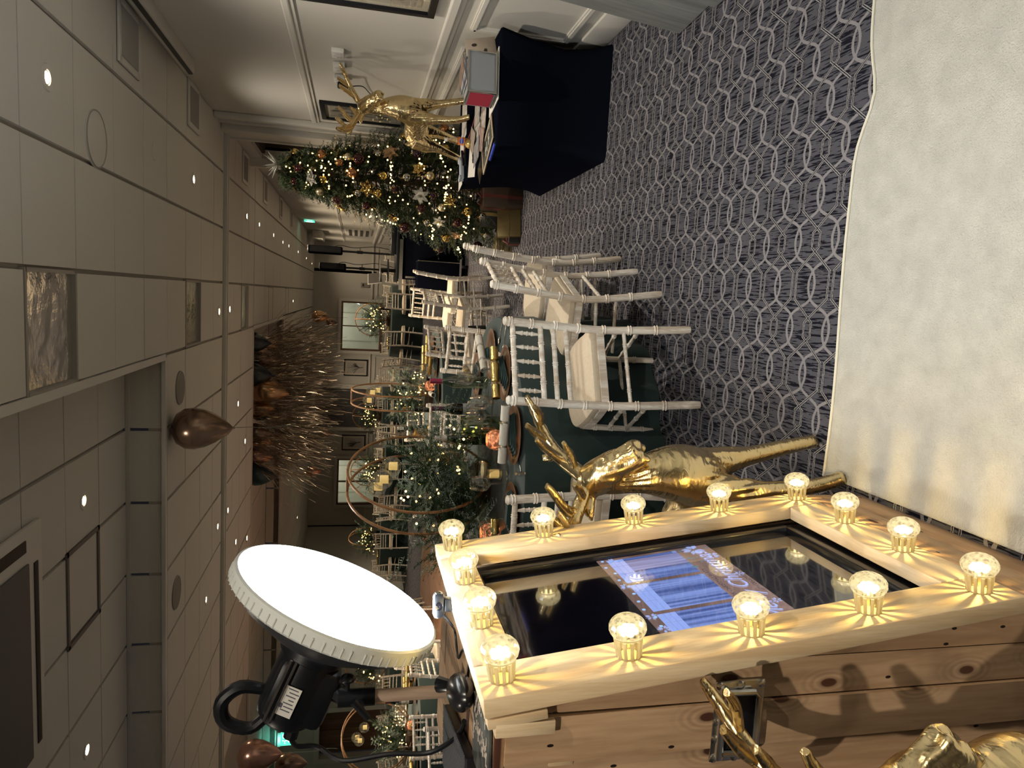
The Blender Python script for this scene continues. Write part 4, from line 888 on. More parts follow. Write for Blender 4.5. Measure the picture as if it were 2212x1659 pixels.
rbn = MB(); rbn.tube(spline([(1.34, 5.0, ZT+.012), (1.38, 5.35, ZT+.014), (1.30, 5.62, ZT+.012), (1.24, 5.9, ZT+.012), (1.17, 6.1, ZT+.012)], 6), .006, 6); o = rbn.obj('red_cord', mat('dark_red', (.16, .02, .025), .4), None); tag(o, 'dark red lanyard lying along the table past the deer feet', 'cord')
# ------------------------------------------------------------------ right wall: pictures, sockets, cable
def picture(name, y0, y1, z0, z1, label, art, x=XR):
    o = thing(name, label, 'picture', (x, (y0+y1)/2, (z0+z1)/2)); hy, hz = (y1-y0)/2, (z1-z0)/2; fw = .045
    for (yy, zz, ly, lz) in ((0, hz-fw/2, 2*hy, fw), (0, -hz+fw/2, 2*hy, fw), (hy-fw/2, 0, fw, 2*hz-2*fw), (-hy+fw/2, 0, fw, 2*hz-2*fw)): q = MB(); q.box((-.016, yy, zz), (.032, ly, lz), 0, None, .003); q.obj('frame_bar', M_blackp, o)
    q = MB(); q.box((-.008, 0, 0), (.006, 2*hy-2*fw, 2*hz-2*fw)); q.obj('mount', mat('cream_mount', (.62, .56, .44), .7), o, 0)
    q = MB(); q.box((-.012, 0, 0), (.003, 2*hy-.20, 2*hz-.18)); q.obj('print_ground', mat('print_paper', (.46, .41, .33), .7), o, 0)
    q = MB(); art(q, hy-.11, hz-.10); q.obj('print_drawing', mat('print_ink', (.12, .10, .085), .7), o, 0)
    q = MB(); q.box((-.019, 0, 0), (.002, 2*hy-2*fw, 2*hz-2*fw)); q.obj('glazing', glassmat('picture_glass', (1, 1, 1), .02, .10), o, 0)
def art_leaf(q, hy, hz):
    rr = random.Random(9)
    for k in range(22):
        y = rr.uniform(-hy, hy)*.8; z = hz*.85-k*hz*1.6/22; r = .03
        q.sph((-.0145, y, z), r, 8, 6, 0, (.04, .8, 1.9)); q.tube([(-.0145, y, z-.04), (-.0145, y*.8, z-.10)], .002, 4)
picture('picture_frame', 7.12, 7.76, 1.165, 2.0, 'black framed botanical print between deer antler and tree', art_leaf)
picture('picture_frame', 4.0, 4.72, 1.175, 2.0, 'black framed print nearest the camera on the right wall', art_leaf)
for k, (y, z, lab) in enumerate(((5.66, 1.79, 'white double wall socket nearest the camera above the deer'), (5.99, 1.79, 'middle white double wall socket above the deer'), (6.31, 1.79, 'white wall socket holding the black plug'))):
    o = thing('wall_socket', lab, 'socket', (XR, y, z), 0, 'wall sockets')
    q = MB(); q.box((-.018, 0, 0), (.036, .148 if k < 2 else .15, .09), 0, None, .006); q.obj('plate', M_white, o)
    for yy in (-.036, .036):
        q = MB(); q.box((-.038, yy+.012, .022), (.006, .016, .026), 0, None, .002); q.obj('switch', M_white, o)
        q = MB()
        for (a, c_) in ((0, .008), (-.011, -.012), (.011, -.012)): q.box((-.0365, yy+a, c_-.012), (.001, .004 if c_ > 0 else .006, .008 if c_ > 0 else .004))
        q.obj('pin_hole', M_blackp, o, 0)
ad = thing('power_adaptor', 'black plug adaptor in the wall socket', 'plug', (XR-.038, 6.33, 1.765)); q = MB(); q.box((-.025, 0, 0), (.05, .05, .09), 0, None, .01); q.obj('body', M_blackp, ad); q = MB(); q.tube([(-.025, 0, -.045), (-.025, .0, -.08)], [.008, .004], 8); q.obj('strain_relief', M_blackp, ad)
q = MB(); q.tube(spline([(XR-.06, 6.33, 1.69), (XR-.02, 6.45, 1.60), (XR-.012, 6.72, 1.52), (XR-.012, 7.0, 1.36), (XR-.04, 7.22, 1.20), (XR-.012, 7.55, 1.10), (XR-.05, 7.75, .98), (XR-.25, 7.95, .86), (XR-.4, 8.0, .7)], 6), .0045, 6); o = q.obj('wall_cable', M_blackp, None); tag(o, 'thin black cable running down the wall to the christmas tree', 'cable')
q = MB(); q.box((-.03, 0, 0), (.06, .11, .14), 0, None, .006); q.box((-.028, 0, 1.1), (.05, .05, 2.1), 0, None, .004); o = q.obj('cable_trunking', M_trim, None, 35, None, (XR, 8.28, 1.42)); o['kind'] = 'structure'; o.name = 'trim_11'
# leaning grey wood board by the wall, right edge of the photograph
gb = thing('grey_board', 'grey wood-effect board stand leaning near the right wall', 'board', (1.475, 3.30, 0), 0, None, (0, R(6.5), R(4)))
q = MB(); q.box((.0, .08, .95), (.055, .42, 1.9), 0, None, .006); q.obj('panel', M_greyw, gb)
q = MB(); q.box((-.045, -.135, .93), (.05, .09, 1.86), 0, None, .006); q.obj('edge_post', M_greyw, gb)
# ------------------------------------------------------------------ christmas tree
AX, AY = 1.2, 7.75
def rad(z):
    if z < .45: return .69*(.85+.15*max(0, z-.1)/.35)
    return .69*max(0, (1-(z-.45)/2.03))**.8
def needles(q, p, d, ln, nn, wd, nl, rnd, mi=0, flat=0):
    # one evergreen sprig: a stem with needles on both sides
    d = d.normalized(); s = d.cross(Vector((0, 0, 1))); s = s.normalized() if s.length > .01 else Vector((1, 0, 0)); u = s.cross(d)
    for k in range(nn):
        t = (k+.5)/nn; o = p+d*(ln*t)+Vector((0, 0, -.25*ln*t*t)); a = rnd.uniform(-.5, .5) if flat else rnd.uniform(0, 6.28)
        side = (s*math.cos(a)+u*math.sin(a))*(1 if k % 2 else -1); tip = o+(side*.8+d*.7)*nl*(1-.5*t); w_ = d*wd
        n = len(q.v); q.v += [tuple(o-w_), tuple(o+w_), tuple(tip)]; q.f.append((n, n+1, n+2)); q.m.append(mi)
    n = len(q.v); e = p+d*ln+Vector((0, 0, -.25*ln)); q.v += [tuple(p-s*wd), tuple(p+s*wd), tuple(e)]; q.f.append((n, n+1, n+2)); q.m.append(mi)
M_fir = mat('fir_needles', (.030, .048, .018), .6, var=.5, vscale=3); M_fir2 = mat('fir_tips', (.065, .085, .030), .6)
M_bark = mat('bark', (.10, .06, .035), .8)
tree = thing('christmas_tree', 'tall lit christmas tree with gold and burgundy decorations beside the wall', 'christmas tree', (AX, AY, 0))
rnd = random.Random(11); q = MB()
for k in range(3000):
    z = .16+2.25*(rnd.random()**1.25); r = rad(z)*rnd.uniform(.35, 1.0); a = rnd.uniform(0, 2*PI)
    p = Vector((r*math.cos(a), r*math.sin(a), z)); d = Vector((math.cos(a), math.sin(a), rnd.uniform(-.35, .45)))
    ln = rnd.uniform(.10, .19)*(1.1-.28*z/2.4)
    if AX+p.x+d.x*ln > XR-.03: continue
    needles(q, p, d, ln, 26, .0034, .040, rnd, 0 if rnd.random() < .7 else 1)
for k in range(1500):
    z = .14+2.2*(rnd.random()**1.2); r = rad(z)*rnd.uniform(.2, .7); a = rnd.uniform(0, 2*PI); p = Vector((r*math.cos(a), r*math.sin(a), z))
    if AX+p.x < XR-.2: needles(q, p, Vector((math.cos(a), math.sin(a), rnd.uniform(-.6, .6))), .16, 14, .009, .06, rnd, 0)
q.obj('foliage', [M_fir, M_fir2], tree, 0, 'stuff')
q = MB(); q.tube([(0, 0, 0), (0, 0, 1.2), (0, 0, 2.4)], [.05, .035, .012], 10); q.obj('trunk', M_bark, tree)
q = MB(); q.lathe([(.16, .0), (.17, .04), (.12, .06), (.05, .10), (.0001, .10)], 20, 0, None, False); q.obj('stand', M_blackp, tree)
# inner boughs make the crown dense
q = MB()
for k in range(130):
    z = .2+2.0*k/130; a = k*2.4; r = rad(z)*.86
    if AX+r*math.cos(a) < XR-.05: q.tube([(0, 0, z+.06), (r*.5*math.cos(a), r*.5*math.sin(a), z+.03), (r*math.cos(a), r*math.sin(a), z)], [.010, .007, .003], 5)
q.obj('boughs', M_bark, tree, 35, 'stuff')
q = MB(); M_spark = mat('silver_glitter', (.60, .58, .52), .3, .8, bump=.6, bscale=300)
for k in range(12):
    A = 2*PI*k/6; up = .4 if k % 2 else .9; d = Vector((math.cos(A)*(1 if k < 6 else .5), math.sin(A)*(1 if k < 6 else .5), up)).normalized()
    q.tube([Vector((.06, 0, 2.42)), Vector((.06, 0, 2.42))+d*.05, Vector((.06, 0, 2.42))+d*.16], [.006, .014, .001], 4)
q.tube([(.03, 0, 2.36), (.06, 0, 2.42)], .008, 6); q.obj('star_topper', M_spark, tree, 0)
MC = {'gold': mat('gold_bauble', (.72, .50, .16), .14, 1), 'silver': mat('silver_bauble', (.55, .54, .50), .12, 1), 'copper': mat('copper_bauble', (.50, .22, .10), .22, .9), 'burgundy': mat('burgundy_bauble', (.045, .007, .009), .12, .5, coat=.6), 'champagne': mat('champagne_bauble', (.62, .52, .34), .3, .7), 'plum': mat('plum_bauble', (.04, .015, .03), .1, .6, coat=.6), 'bronze': mat('bronze_petal', (.42, .26, .13), .4, .6)}
BAUB = [(1.382, 7.71, 2.256, 0.043, 'gold'), (1.372, 7.65, 2.126, 0.031, 'silver'), (1.362, 7.559, 1.985, 0.049, 'copper'), (1.214, 7.585, 2.203, 0.049, 'burgundy'), (1.092, 7.645, 2.251, 0.038, 'burgundy'), (1.112, 7.505, 1.958, 0.042, 'gold'), (1.004, 7.599, 1.997, 0.041, 'champagne'), (0.936, 7.589, 1.817, 0.048, 'burgundy'), (1.325, 7.397, 1.617, 0.059, 'burgundy'), (1.185, 7.395, 1.677, 0.052, 'copper'), (1.168, 7.299, 1.379, 0.044, 'gold'), (1.009, 7.354, 1.422, 0.041, 'gold'), (1.0, 7.433, 1.619, 0.037, 'silver'), (1.165, 7.233, 1.152, 0.043, 'silver'), (1.4, 7.241, 1.06, 0.044, 'plum'), (1.189, 7.166, 0.928, 0.043, 'champagne'), (0.885, 7.493, 1.524, 0.042, 'burgundy'), (0.71, 7.552, 1.129, 0.056, 'burgundy'), (0.881, 7.282, 0.992, 0.044, 'burgundy'), (0.897, 7.205, 0.795, 0.04, 'champagne'), (0.765, 7.239, 0.621, 0.048, 'burgundy'), (0.872, 7.14, 0.544, 0.047, 'gold'), (0.837, 7.151, 0.392, 0.039, 'silver'), (0.622, 7.456, 0.707, 0.045, 'gold'), (0.532, 7.819, 0.728, 0.042, 'burgundy'), (0.563, 7.468, 0.369, 0.052, 'plum'), (0.758, 7.365, 0.92, 0.04, 'silver'), (1.459, 7.183, 0.786, 0.047, 'gold'), (1.496, 7.254, 0.947, 0.037, 'silver'), (1.6, 7.428, 1.178, 0.038, 'gold'), (1.386, 7.359, 1.434, 0.037, 'silver'), (1.699, 7.373, 0.788, 0.045, 'copper'), (1.736, 7.393, 0.721, 0.042, 'silver'), (0.672, 7.331, 0.305, 0.041, 'silver'), (1.281, 7.448, 1.809, 0.037, 'copper'), (1.345, 7.443, 1.725, 0.037, 'champagne'), (1.004, 7.19, 0.889, 0.037, 'plum'), (1.042, 7.288, 1.26, 0.038, 'burgundy')]
FLOW = [(1.043, 7.356, 1.53, 0.091, 'gold'), (1.119, 7.527, 2.077, 0.083, 'silver'), (1.393, 7.298, 1.315, 0.091, 'bronze'), (0.996, 7.208, 1.011, 0.091, 'silver'), (1.244, 7.181, 1.037, 0.076, 'gold'), (0.954, 7.134, 0.726, 0.076, 'gold'), (0.762, 7.288, 0.809, 0.076, 'silver'), (0.738, 7.656, 1.381, 0.068, 'silver'), (0.871, 7.663, 1.788, 0.076, 'gold'), (0.648, 7.337, 0.625, 0.061, 'bronze'), (1.031, 7.72, 2.246, 0.068, 'gold'), (1.296, 7.648, 2.316, 0.068, 'gold'), (0.787, 7.456, 1.264, 0.061, 'gold')]
FAIRY = [(1.229, 7.621, 2.341), (1.218, 7.593, 2.282), (1.267, 7.562, 2.191), (1.23, 7.523, 2.108), (1.19, 7.519, 2.109), (1.169, 7.574, 2.237), (1.37, 7.573, 2.071), (1.298, 7.511, 2.038), (1.278, 7.482, 1.975), (1.246, 7.473, 1.97), (1.216, 7.468, 1.965), (1.184, 7.468, 1.963), (1.148, 7.469, 1.961), (1.295, 7.457, 1.901), (1.258, 7.449, 1.903), (1.165, 7.444, 1.898), (1.089, 7.474, 1.925), (1.056, 7.48, 1.903), (1.03, 7.498, 1.906), (1.344, 7.447, 1.81), (1.324, 7.454, 1.852), (1.282, 7.432, 1.834), (1.291, 7.392, 1.716), (1.264, 7.387, 1.715), (1.239, 7.386, 1.716), (1.209, 7.381, 1.718), (1.331, 7.386, 1.66), (1.103, 7.383, 1.68), (0.97, 7.452, 1.686), (0.957, 7.473, 1.71), (0.983, 7.435, 1.679), (0.991, 7.419, 1.65), (1.064, 7.572, 2.128), (1.045, 7.572, 2.097), (1.354, 7.346, 1.519), (1.286, 7.333, 1.538), (1.192, 7.308, 1.489), (0.852, 7.465, 1.463), (1.323, 7.281, 1.349), (1.26, 7.256, 1.305), (1.293, 7.265, 1.313), (1.271, 7.259, 1.31), (1.25, 7.257, 1.307), (1.225, 7.251, 1.306), (1.198, 7.251, 1.306), (1.173, 7.255, 1.306), (1.152, 7.253, 1.306), (1.131, 7.256, 1.304), (1.108, 7.26, 1.301), (0.963, 7.316, 1.313), (0.93, 7.33, 1.304), (0.945, 7.306, 1.258), (0.916, 7.342, 1.311), (1.334, 7.192, 1.047), (1.312, 7.179, 1.029), (1.293, 7.171, 1.012), (1.27, 7.163, 0.996), (1.244, 7.156, 0.981), (1.134, 7.159, 0.977), (1.093, 7.165, 0.975), (0.821, 7.306, 1.017), (0.779, 7.359, 1.055), (0.754, 7.368, 1.014), (0.689, 7.477, 1.035), (1.554, 7.295, 1.04), (1.511, 7.27, 1.062), (1.371, 7.141, 0.852), (1.362, 7.137, 0.841), (1.354, 7.132, 0.831), (1.342, 7.128, 0.821), (1.276, 7.107, 0.794), (1.242, 7.092, 0.751), (1.221, 7.092, 0.758), (1.185, 7.1, 0.777), (1.169, 7.112, 0.818), (1.113, 7.1, 0.766), (1.098, 7.102, 0.765), (1.084, 7.105, 0.765), (1.066, 7.107, 0.766), (1.046, 7.116, 0.768), (1.027, 7.119, 0.77), (1.013, 7.126, 0.772), (0.998, 7.128, 0.773), (0.981, 7.135, 0.772), (0.951, 7.145, 0.775), (0.897, 7.172, 0.777), (0.81, 7.222, 0.767), (1.017, 7.059, 0.542), (0.94, 7.089, 0.57), (0.824, 7.139, 0.535), (0.806, 7.146, 0.531), (0.789, 7.157, 0.527), (0.768, 7.169, 0.525), (0.728, 7.215, 0.563), (0.708, 7.23, 0.551), (0.689, 7.245, 0.539), (0.667, 7.261, 0.528), (0.748, 7.296, 0.823), (0.72, 7.349, 0.868), (0.704, 7.365, 0.865), (0.691, 7.381, 0.861), (0.679, 7.397, 0.858), (0.663, 7.418, 0.856), (0.645, 7.45, 0.853), (0.629, 7.481, 0.852), (0.617, 7.507, 0.85), (0.605, 7.533, 0.847), (1.531, 7.232, 0.907), (1.531, 7.225, 0.889), (1.532, 7.218, 0.872), (1.53, 7.212, 0.856), (1.641, 7.243, 0.706), (1.676, 7.277, 0.711), (0.745, 7.542, 1.303), (0.739, 7.537, 1.279), (0.734, 7.532, 1.256), (0.726, 7.536, 1.233), (0.775, 7.445, 1.22), (0.647, 7.305, 0.576), (0.629, 7.326, 0.567), (0.612, 7.346, 0.558), (0.54, 7.491, 0.575), (0.532, 7.506, 0.569), (0.525, 7.521, 0.564), (0.515, 7.546, 0.558), (0.503, 7.586, 0.552), (0.796, 7.578, 1.497), (0.808, 7.582, 1.542), (0.79, 7.583, 1.49), (1.47, 7.345, 1.344), (1.475, 7.377, 1.422), (1.231, 7.461, 1.949), (1.211, 7.478, 1.99), (1.192, 7.494, 2.032), (0.984, 7.274, 1.215), (0.947, 7.276, 1.176), (0.912, 7.284, 1.137), (1.108, 7.133, 0.871), (1.086, 7.113, 0.798), (1.065, 7.097, 0.725), (1.073, 7.412, 1.731), (1.131, 7.373, 1.674), (1.192, 7.349, 1.618)]
bb_, cp_ = {}, MB()
cp_.lathe([(.28, .93), (.28, 1.12), (.0001, 1.13)], 10, 0, None, False); cp_ = cp_.mesh('bauble_cap', M_goldm)
lp_ = MB(); lp_.ring(.14, .03, 12, 5, 0, TR((0, 0, 1.25), R(90))); lp_ = lp_.mesh('bauble_hook', M_goldm)
def where(p):
    h = 'near the top' if p[2] > 2.0 else 'in the upper third' if p[2] > 1.6 else 'at mid height' if p[2] > 1.1 else 'in the lower third' if p[2] > .6 else 'near the base'
    l = p[0]/p[1]; c_ = AX/AY; s_ = 'left edge' if l < c_-.055 else 'left of centre' if l < c_-.018 else 'centre' if l < c_+.02 else 'right side'
    return h+', '+s_
seen = {}
for (x, y, z, r, col) in BAUB:
    if col not in bb_: m_ = MB(); m_.sph((0, 0, 0), 1, 22, 16); bb_[col] = m_.mesh('bauble', MC[col])
    lab = '%s bauble on the christmas tree, %s' % (col, where((x, y, z))); seen[lab] = seen.get(lab, 0)+1
    if seen[lab] > 1: lab += ', the lower one' if seen[lab] == 2 else ', the lowest one'
    x = min(x, XR-.06)
    o = link('bauble', bb_[col], None, None, (x, y, z), (rnd.uniform(-.5, .5), rnd.uniform(-.5, .5), 0)); o.scale = (r, r, r); tag(o, lab, 'bauble', 'baubles on the christmas tree')
    link('bauble_cap', cp_, o); link('bauble_hook', lp_, o)
def flower(m):
    q = MB()
    for ring_, (n, L_, up) in enumerate(((6, 1.0, .15), (5, .7, .45))):
        for i in range(n):
            a = 2*PI*i/n+ring_*.5; c_, s_ = math.cos(a), math.sin(a); P = []
            for t, w_ in ((.08, .05), (.4, .24), (.7, .2), (1.0, .01)):
                for sg in (-1, 0, 1): P.append((L_*t*c_-sg*w_*s_, L_*t*s_+sg*w_*c_, up*math.sin(t*2.4)*.5-(.05 if sg == 0 else 0)))
            q.add(P, [(3*k+j, 3*k+j+1, 3*k+j+4, 3*k+j+3) for k in range(3) for j in range(2)])
    me = q.mesh('petals', m, 60); c = MB()
    for i in range(7): c.sph((.09*math.cos(i), .09*math.sin(i), .12), .05, 6, 5)
    return me, c.mesh('flower_heart', M_goldm)
FLM = {k: flower(MC[k] if k != 'silver' else M_spark) for k in ('gold', 'silver', 'bronze')}
seen = {}
for (x, y, z, r, col) in FLOW:
    x = min(x, XR-.05); lab = 'glittering %s poinsettia on the christmas tree, %s' % (col, where((x, y, z))); seen[lab] = seen.get(lab, 0)+1
    if seen[lab] > 1: lab += ', the lower one'
    nr = Vector((x-AX, y-AY, .2)); nr = nr.normalized()
    o = link('poinsettia', FLM[col][0], None, None, (x, y, z), nr.to_track_quat('Z', 'Y').to_euler()); o.scale = (r, r, r); tag(o, lab, 'flower', 'poinsettias on the christmas tree'); link('flower_heart', FLM[col][1], o)
q = MB(); wq = MB()
for p in FAIRY: q.ico((min(p[0]+rnd.uniform(-.014, .014), XR-.03), p[1]+rnd.uniform(-.02, .02), p[2]+rnd.uniform(-.014, .014)), rnd.uniform(.0075, .0105))
fl = thing('fairy_lights', 'string of warm fairy lights wound round the christmas tree', 'fairy lights', (0, 0, 0))
for k in range(260):
    z = .3+2.1*k/260; a = k*.33; r = rad(z)*.96
    if AX+r*math.cos(a) < XR-.03: wq.v.append((AX+r*math.cos(a), AY+r*math.sin(a), z+.02*math.sin(k)))
w2 = MB(); w2.tube(wq.v, .0022, 4); w2.obj('wire', M_blackp, fl, 35); q.obj('bulbs', M_fairy, fl, 0, 'stuff')
rr = random.Random(2); q = MB()
for k in range(55):
    a = rr.uniform(0, 6.28); z = rr.uniform(.3, 2.3); r = rad(z)*.97
    if AX+r*math.cos(a) > XR-.2: continue
    q.ico((AX+r*math.cos(a), AY+r*math.sin(a), z), .008)
q.obj('bulbs', M_fairy, fl, 0, 'stuff')
q = MB(); rr = random.Random(6)
for k in range(46):
    a = rr.uniform(3.0, 6.6); z = rr.uniform(.5, 2.25); r = rad(z); p = Vector((r*math.cos(a), r*math.sin(a), z)); d = Vector((math.cos(a)+rr.uniform(-.5, .5), math.sin(a)+rr.uniform(-.5, .5), rr.uniform(-.5, .8)))
    if AX+p.x+d.x*.2 > XR-.03: continue
    needles(q, p, d, rr.uniform(.12, .22), 16, .002, .04, rr)
q.obj('gold_sprays', mat('gold_spray', (.50, .36, .14), .4, .7), tree, 0, 'stuff')
# gifts under the tree
def gift(loc, d, rz, m, label, rib=None, rot=None):
    o = thing('gift_box', label, 'gift', loc, rz, 'gifts under the tree', rot)
    q = MB(); q.box((0, 0, d[2]/2), d, 0, None, .006); q.obj('wrapped_box', m, o)
    if rib:
        q = MB(); q.box((0, 0, d[2]/2), (.035, d[1]+.004, d[2]+.004)); q.box((0, 0, d[2]/2), (d[0]+.004, .035, d[2]+.004)); q.obj('ribbon', rib, o, 0)
        q = MB()
        for s in (-1, 1): q.tube([(0, 0, d[2]), (s*.05, .01, d[2]+.045), (s*.075, .0, d[2]+.015), (0, 0, d[2]+.004)], [.008, .016, .016, .006], 6, flat=.4)
        q.obj('bow', rib, o)
    else:
        q = MB(); q.prism([(-d[0]/2, 0), (d[0]/2, 0), (0, -.006)], 0, .002, 0, TR((0, -d[1]/2-.001, d[2]/2), R(90))); q.box((0, -d[1]/2-.001, d[2]/2), (d[0]*1.2, .002, .004), 0, None); q.obj('paper_fold', m, o, 0)
    return o
M_gp = mat('gold_paper', (.20, .145, .06), .4, .55, bump=.25, bscale=9); M_br = mat('brown_paper', (.05, .028, .016), .6); M_rr = mat('red_ribbon', (.12, .025, .018), .6); M_bp = mat('dark_paper', (.025, .022, .02), .35)
gift((1.02, 7.17, 0), (.20, .20, .40), R(10), M_br, 'brown gift box with red ribbon next to the black table', M_rr)
gift((.80, 7.10, 0), (.30, .05, .24), R(16), M_gp, 'flat gold wrapped gift leaning in front of the others', None, (R(-16), 0, R(16)))
gift((.66, 7.16, 0), (.17, .12, .12), R(20), M_bp, 'small dark gift with red band left of the flat gold one', M_rr)
gift((.60, 7.58, .0), (.17, .22, .17), R(8), mat('striped_gold', (.30, .24, .12), .3, .6, var=.8, vscale=14, stretch=(1, 1, 9)), 'gold striped gift box at the left end of the gifts')
gift((.90, 7.45, 0), (.26, .2, .36), R(-6), M_bp, 'tall dark wrapped gift standing behind the flat gold one', mat('gold_ribbon', (.55, .40, .16), .3, .8))
# ------------------------------------------------------------------ disc jockey corner, far right
dj = thing('mixing_desk', 'black cloth covered desk of the disc jockey by the tree', 'desk', (.66, 11.15, 0))
q = MB(); q.box((.1, 0, .50), (1.0, .65, 1.0), 0, None, .02); q.obj('skirt_cloth', M_black, dj)
q = MB(); q.box((.1, 0, 1.02), (1.1, .7, .04), 0, None, .006); q.obj('desk_top', M_blackp, dj)
q = MB(); q.box((-.38, -.345, .55), (.03, .012, .7)); q.box((-.2, -.352, .97), (.75, .012, .05)); q.obj('aluminium_edge', M_steel, dj)
fc = thing('flight_case', 'open black flight case lid standing left of the desk', 'case', (.27, 10.62, .02)); q = MB(); q.box((0, 0, .42), (.5, .35, .62), 0, None, .012); q.obj('case_body', M_black, fc)
for dx_ in (-.2, .2): q = MB(); q.lathe([(.055, -.02), (.055, .02)], 16, 0, TR((dx_, -.12, .055), 0, R(90))); q.obj('castor', M_blackp, fc)
q = MB(); q.box((0, -.16, .10), (.62, .03, .03)); q.box((.25, 0, .42), (.012, .36, .62)); q.obj('trim_bar', M_steel, fc)
mx = thing('mixer', 'low dark mixer with knobs on the desk top', 'mixer', (.85, 11.05, 1.04)); q = MB(); q.box((0, 0, .04), (.45, .35, .08), 0, None, .008); q.obj('mixer_body', M_blackp, mx)
for i in range(10): q = MB(); q.lathe([(.012, .08), (.010, .10), (.0001, .10)], 10, 0, TR((-.18+.09*(i % 5), -.08+.12*(i//5), 0)), False); q.obj('knob', M_steel, mx)
lt = thing('laptop', 'open silver laptop on a raised stand by the disc jockey desk', 'laptop', (.37, 11.0, 1.26), R(60)); q = MB(); q.box((0, 0, .01), (.33, .23, .016), 0, None, .004); q.obj('base', M_steel, lt); q = MB(); q.box((0, .13, .11), (.33, .01, .22), 0, TR((0, 0, 0), R(-12)), .004); q.obj('lid', mat('laptop_lid', (.55, .53, .48), .4, .4), lt)
q = MB(); q.box((0, .128, .11), (.30, .002, .19), 0, TR((0, -.008, 0), R(-12))); q.obj('display', M_screen, lt, 0); q = MB(); q.box((0, 0, -.05), (.05, .05, .1)); q.box((0, 0, -.11), (.3, .22, .02)); q.box((0, 0, -.17), (.04, .04, .1)); q.obj('stand', M_blackp, lt)
for (x, y, z0, z1, lab) in ((.70, 12.6, 1.86, 2.43, 'tall black column loudspeaker on a pole, right of the pair'), (.455, 13.5, 1.81, 2.28, 'black column loudspeaker on a pole, left of the pair')):
    o = thing('loudspeaker', lab, 'loudspeaker', (x, y, 0), R(8), 'loudspeakers on poles')
    q = MB(); q.box((0, 0, (z0+z1)/2), (.125, .16, z1-z0), 0, None, .025); q.obj('cabinet', M_black, o); q = MB(); q.box((0, -.082, (z0+z1)/2), (.10, .004, z1-z0-.06)); q.obj('grille', M_blackp, o, 0); q = MB(); q.box((0, 0, z1), (.11, .14, .012), 0, None, .004); q.obj('top_cap', M_steel, o)
    q = MB(); q.tube([(0, 0, .5), (0, 0, z0)], .018, 10); q.obj('pole', M_blackp, o); q = MB(); q.tube([(0, 0, z0-.34), (0, 0, z0-.24)], .028, 10); q.tube([(0, 0, z0-.29), (.07, 0, z0-.29)], .008, 6); q.obj('clamp', M_blackp, o)
    for k in range(3): A = 2*PI*k/3+.5; q = MB(); q.tube([(0, 0, .62), (.42*math.cos(A), .42*math.sin(A), .012)], .013, 6); q.obj('leg', M_blackp, o)
    q = MB(); q.tube(spline([(.055, .03, z0+.16), (.10, 0, z0+.05), (.07, 0, z0-.2), (.11, 0, z0-.55), (.06, 0, .95)], 5), .006, 5); q.obj('signal_cable', M_blackp, o)
q = MB(); q.box((0, 0, 0), (.16, .02, .30), 0, None, .004); o = q.obj('wall_panel', mat('dim_grey', (.28, .26, .24), .6), None, 35, None, (.30, YF-.02, 1.32)); tag(o, 'small grey control panel on the far wall by the speakers', 'panel'); q = MB(); q.box((0, -.012, .07), (.10, .01, .06), 0, None, .003); q.obj('keypad', M_dark, o)
# air conditioner, wall grille and pictures of the far end
ac = thing('wall_air_conditioner', 'slim air conditioner high on the far right wall', 'air conditioner', (XR-.12, 22.6, 2.78)); q = MB(); q.box((0, 0, 0), (.24, 1.5, .30), 0, None, .03); q.obj('casing', M_trim, ac)
for k in range(7): q = MB(); q.box((-.122, 0, -.09+.03*k), (.006, 1.3, .010)); q.obj('louvre', M_dark, ac, 0)
gr = thing('wall_grille', 'white louvred grille on the far right wall', 'grille', (XR-.015, 21.6, 1.60)); q = MB(); q.box((0, 0, 0), (.03, 2.2, .72), 0, None, .005); q.obj('frame', M_trim, gr)
for k in range(4): q = MB(); q.box((-.018, 0, -.24+.16*k), (.01, 2.05, .08)); q.obj('louvre', M_dark, gr, 0)
def art_palm(seed):
    def f(q, hx, hz):
        rr = random.Random(seed)
        for k in range(13):
            a = rr.uniform(-1.2, 1.2); L_ = hz*rr.uniform(.8, 1.4); P = [Vector((hx*.1*math.sin(a), -.0145, -hz*.4))]
            P += [P[0]+Vector((math.sin(a)*L_*t*.6, 0, L_*t*(1-.4*t*abs(a)))) for t in (.4, .8, 1)]
            q.tube(P, [.008, .03, .035, .006], 5, flat=.1)
        q.tube([(0, -.0145, -hz*.4), (.02, -.0145, -hz*.9)], .014, 5)
    return f
for (x0, x1, lab, sd) in ((-2.98, -2.38, 'black framed plant print right of the dark panel', 3), (-5.72, -5.14, 'black framed plant print left of the dark panel', 8)):
    o = thing('picture_frame', lab, 'picture', ((x0+x1)/2, YF-.001, 1.56), 0, 'plant prints on the far wall'); hx, hz = (x1-x0)/2, .42
    for (xx, zz, lx, lz) in ((0, hz-.02, 2*hx, .04), (0, -hz+.02, 2*hx, .04), (hx-.02, 0, .04, 2*hz), (-hx+.02, 0, .04, 2*hz)): q = MB(); q.box((xx, -.016, zz), (lx, .03, lz)); q.obj('frame_bar', M_blackp, o, 0)
    q = MB(); q.box((0, -.008, 0), (2*hx-.06, .006, 2*hz-.06)); q.obj('mount', mat('print_mount', (.55, .50, .42), .7), o, 0)
    q = MB(); q.box((0, -.0125, 0), (2*hx-.22, .002, 2*hz-.22)); q.obj('print_ground', mat('print_ground', (.42, .39, .35), .7), o, 0)
    q = MB(); art_palm(sd)(q, hx-.12, hz-.14); q.obj('print_drawing', mat('print_ink2', (.10, .09, .085), .7), o)
nb = thing('notice_board', 'white notice with blue and red print left of the brown door', 'notice', (XL+.02, 15.6, 1.75), R(90)); q = MB(); q.box((0, 0, 0), (.5, .02, .6), 0, None, .004); q.obj('sheet', M_paper, nb)
